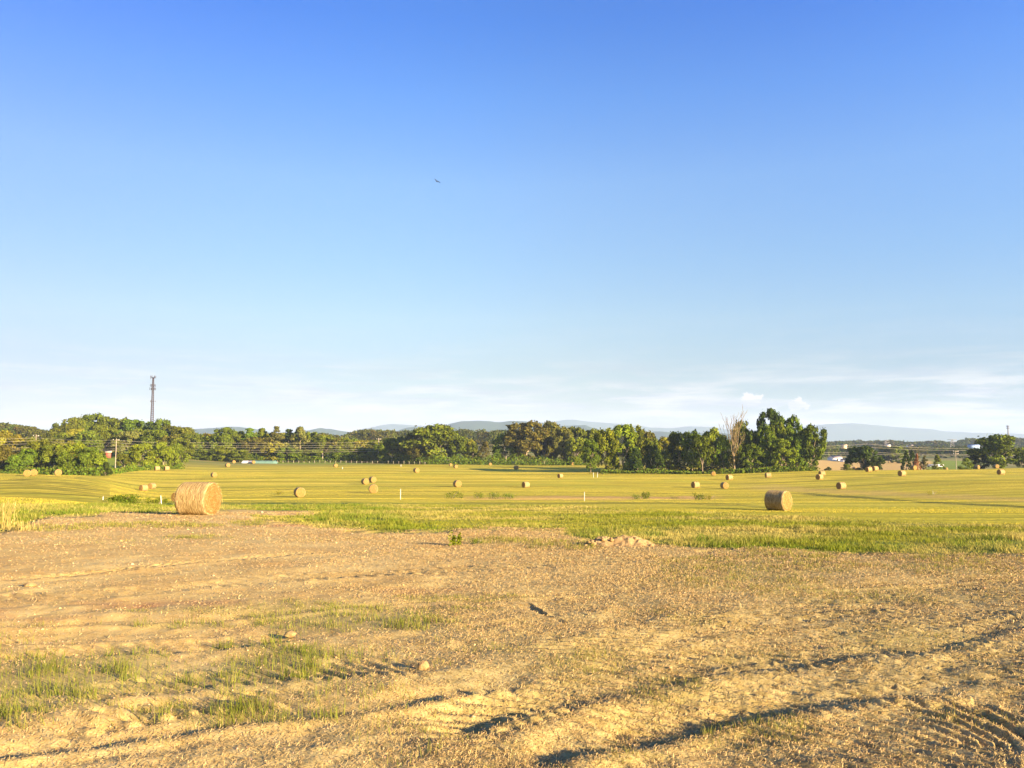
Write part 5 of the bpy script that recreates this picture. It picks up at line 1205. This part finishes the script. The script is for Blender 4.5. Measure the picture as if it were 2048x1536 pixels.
# ------------------------------------------------------------------ buildings
roof_g = plain('grey_roof', (0.22, 0.18, 0.17), .7, .1); blue_r = plain('blue_roof', (0.30, 0.42, 0.60), .5, .05); red_r = plain('red_roof', (0.40, 0.10, 0.06), .7, .1); dark_m = plain('dark_opening', (0.03, 0.03, 0.035), .6, .1)
tan_m = plain('tan_wall', (0.60, 0.45, 0.28), .8, .05); wall_w = plain('white_wall', (0.80, 0.78, 0.74), .8, .04)
def house(px, yb, wpx, eave_px, roof_px, D, label, name='house', wm=wall_w, rm=roof_g, rz=0.0, depth=.55, door=True, wins=2, lift=None):
    x = P(px, yb, D)[0]; z = float(T(x, D)) if lift is None else P(px, yb, D)[2]; s = D / F; w = wpx * s; he = eave_px * s; hr = roof_px * s; d = w * depth
    z = min(z, P(px, yb, D)[2]) if lift is None else z
    zb = P(px, yb, D)[2]; zt_ = float(T(x, D)); zb = zt_ - .1 if abs(zb - zt_) < 3 else zb
    t = empty(name, (x, D, zb), rz); tag(t, label, 'building')
    mb = MB(); mb.box((0, 0, he / 2 - 1), (w, d, he + 2))
    mb.add([[-w / 2, -d / 2, he], [-w / 2, d / 2, he], [-w / 2, 0, he + hr], [w / 2, -d / 2, he], [w / 2, d / 2, he], [w / 2, 0, he + hr]], None, [[0, 2, 1], [3, 4, 5]]); mb.build('wall', wm, t)
    for s_ in (-1, 1):
        mb = MB(); o = .35; e = s_ * (d / 2 + o)
        ze = he - hr * (2 * o / d); V = [[-w / 2 - o, e, ze], [w / 2 + o, e, ze], [w / 2 + o, 0, he + hr], [-w / 2 - o, 0, he + hr]]; V2 = [[a, b, c + .18] for a, b, c in V]
        mb.add(V + V2, [[0, 1, 2, 3], [4, 7, 6, 5], [0, 4, 5, 1], [1, 5, 6, 2], [2, 6, 7, 3], [3, 7, 4, 0]]); mb.build('roof', rm, t)
    if door: mb = MB(); mb.box((-w * .1, -d / 2 - .03, min(1.1, he * .4)), (min(1.6, w * .2), .1, min(2.2, he * .8))); mb.build('door', dark_m, t)
    for k in range(wins):
        mb = MB(); mb.box((w * (-.35 + .7 * k / max(1, wins - 1)) + (.12 * w if wins == 1 else 0), -d / 2 - .04, he * .6), (min(1.2, w * .12), .1, min(1.0, he * .35))); mb.build('window', dark_m, t)
    return t
house(1670, 923, 24, 6, 3.6, 590, 'white barn with a grey gable roof beyond the right end of the grove', 'barn', rz=R(28), depth=.65, wins=0)
house(1690, 924, 15, 4, 2.2, 570, 'smaller white shed right of the white barn', 'shed', rz=R(10), depth=.7, wins=1)
house(1765, 926, 10, 4, 4, 600, 'small tan house with a pointed roof behind the tan field', wm=tan_m, rm=tan_m, rz=R(25), depth=.9, wins=1)
house(1754, 926, 14, 2.2, 1, 610, 'low white shed left of the small tan house', 'shed', depth=.5, wins=1)
house(1777, 925.5, 12, 1.8, .8, 610, 'low cream outbuilding right of the small tan house', 'shed', wm=tan_m, rm=wall_w, depth=.5, wins=1)
house(1870, 924.5, 29, 3.4, .8, 480, 'long low pale building behind the small cone-shaped tree', 'shed', rm=wall_w, depth=.2, wins=4)
house(1814, 893, 4, 1.2, 2, 900, 'tiny white house with a blue-shaded gable on the far ridge', rz=R(60), depth=.9, door=False, wins=1)
house(1822, 893, 6.5, 2, 1.8, 900, 'tiny cream house right of the blue-shaded one on the ridge', wm=tan_m, rz=R(20), depth=.8, door=False, wins=1)
house(1947, 893.5, 20, 2.6, 1.2, 860, 'long warehouse with a pale blue roof below the right ridge', 'warehouse', wm=blue_r, rm=blue_r, depth=.35, door=False, wins=3)
house(1776, 891.5, 8, 1, .8, 860, 'tiny cream farm shed on the ridge under the faint pylon', 'shed', wm=tan_m, rm=wall_w, depth=.5, door=False, wins=1)
house(1688, 892.5, 10, 1.6, 1.4, 620, 'tan roofed house among trees above the white barn', wm=tan_m, rm=tan_m, rz=R(-15), depth=.6, wins=1)
house(217, 906.5, 9, 2.4, 1.8, 330, 'small red-brown shed on the lawn behind the left thicket', 'shed', wm=red_r, rm=tan_m, rz=R(20), depth=.7, wins=0)

# hoop tunnel
def tunnel():
    D = 378; x0 = P(483, 922, D)[0]; x1 = P(556, 920, D)[0]; z = float(T((x0 + x1) / 2, D)); t = empty('hoop_tunnel', ((x0 + x1) / 2, D, z)); tag(t, 'low long hoop tunnel in white, grey and pale green sheeting at the trees', 'hoop tunnel')
    Lt = x1 - x0; hh = 1.45; ms = [plain('white_sheet', (0.50, 0.48, 0.45), .6, .05), plain('grey_sheet', (0.26, 0.23, 0.22), .6, .1), plain('green_sheet', (0.12, 0.20, 0.15), .55, .12)]
    segs = [(-.5, -.30, 0), (-.30, -.17, 1), (-.17, .5, 2)]
    for a, b, k in segs:
        N = 12; th = np.linspace(0, math.pi, 11); V = []
        for i in range(N):
            q = a + (b - a) * i / (N - 1); sc = 1.0; 
            if a == -.5: sc = min(1, .25 + (q + .5) / .05)
            if b == .5: sc = min(1, .2 + (.5 - q) / .04)
            for tt in th: V.append([q * Lt, -math.cos(tt) * 1.8 * (.6 + .4 * sc), math.sin(tt) * hh * sc * (1 + .04 * math.sin(i * 2.1)) - .1])
        o = mk('sheeting', np.array(V), grid_faces(N, 11), ms[k], t, True)
tunnel()

# ------------------------------------------------------------------ bird
def bird(px, py, D, label):
    p = P(px, py, D); t = empty('bird', p, R(20)); t.rotation_euler = (R(-12), R(25), R(20)); tag(t, label, 'bird')
    m = plain('feathers', (0.02, 0.018, 0.016), .7, .1)
    mb = MB(); ys = np.array([-.42, -.36, -.25, -.05, .15, .27, .33, .38, .44]); rs = np.array([.015, .07, .075, .12, .11, .06, .05, .05, .008]); zs = np.array([0, 0, 0, 0, .01, .03, .04, .04, .03])
    mb.tube(np.c_[ys * 0, ys, zs], rs, 10)
    # tail fan joined to the same body
    mb.add([[-.05, -.3, .02], [.05, -.3, .02], [.13, -.62, .0], [0, -.66, .0], [-.13, -.62, .0], [-.05, -.3, -.01], [.05, -.3, -.01]], [[0, 1, 2, 3]], [[0, 3, 4], [5, 3, 6]])
    mb.build('body', m, t, True)
    for s in (-1, 1):
        sp = np.linspace(0, 1, 9); V = []; span = 1.0
        for q in sp:
            zx = .38 * math.sin(q * 1.7) if s < 0 else .30 * math.sin(q * 2.6); c0 = .20 * (1 - .25 * q) + .05; yb_ = -.20 * (1 - .4 * q) - .12 * q
            xx = s * (.06 + q * (span * (.75 if s < 0 else .9)))
            V += [[xx, c0 - .14 * q, zx + .012], [xx, yb_, zx], [xx, c0 - .14 * q, zx - .012]]
        mb = MB(); mb.add(V, [[3 * i + a, 3 * i + 3 + a, 3 * i + 3 + (a + 1) % 3, 3 * i + (a + 1) % 3] for i in range(8) for a in range(3)])
        x_e = V[-2]
        for k in range(5):
            a = R(-35 + 22 * k); mb.add([[x_e[0], .05 - .07 * k, V[-2][2]], [x_e[0], -.01 - .07 * k, V[-2][2]], [x_e[0] + s * .28 * math.cos(a), .05 - .09 * k - .1 * math.sin(a) * 0, V[-2][2] + .03]], None, [[0, 1, 2]])
        mb.build('wing', m, t)
bird(873.5, 363, 240, 'dark bird soaring alone high in the blue sky')

# ------------------------------------------------------------------ haze
HAZE_D = 0.9e-4
hm, nt = new_mat('haze'); pv = nt.node('ShaderNodeVolumePrincipled')
pv.inputs['Color'].default_value = (0.56, 0.71, 0.98, 1); pv.inputs['Density'].default_value = HAZE_D; pv.inputs['Anisotropy'].default_value = 0.0
ho = nt.node('ShaderNodeOutputMaterial'); nt.l.new(pv.outputs[0], ho.inputs['Volume'])
hb = MB(); hb.box((0, 0, 140), (22000, 22000, 400)); tag(hb.build('haze', hm), kind='stuff')
SC.cycles.volume_bounces = 1
SC.cycles.denoising_input_passes = 'RGB_ALBEDO_NORMAL'
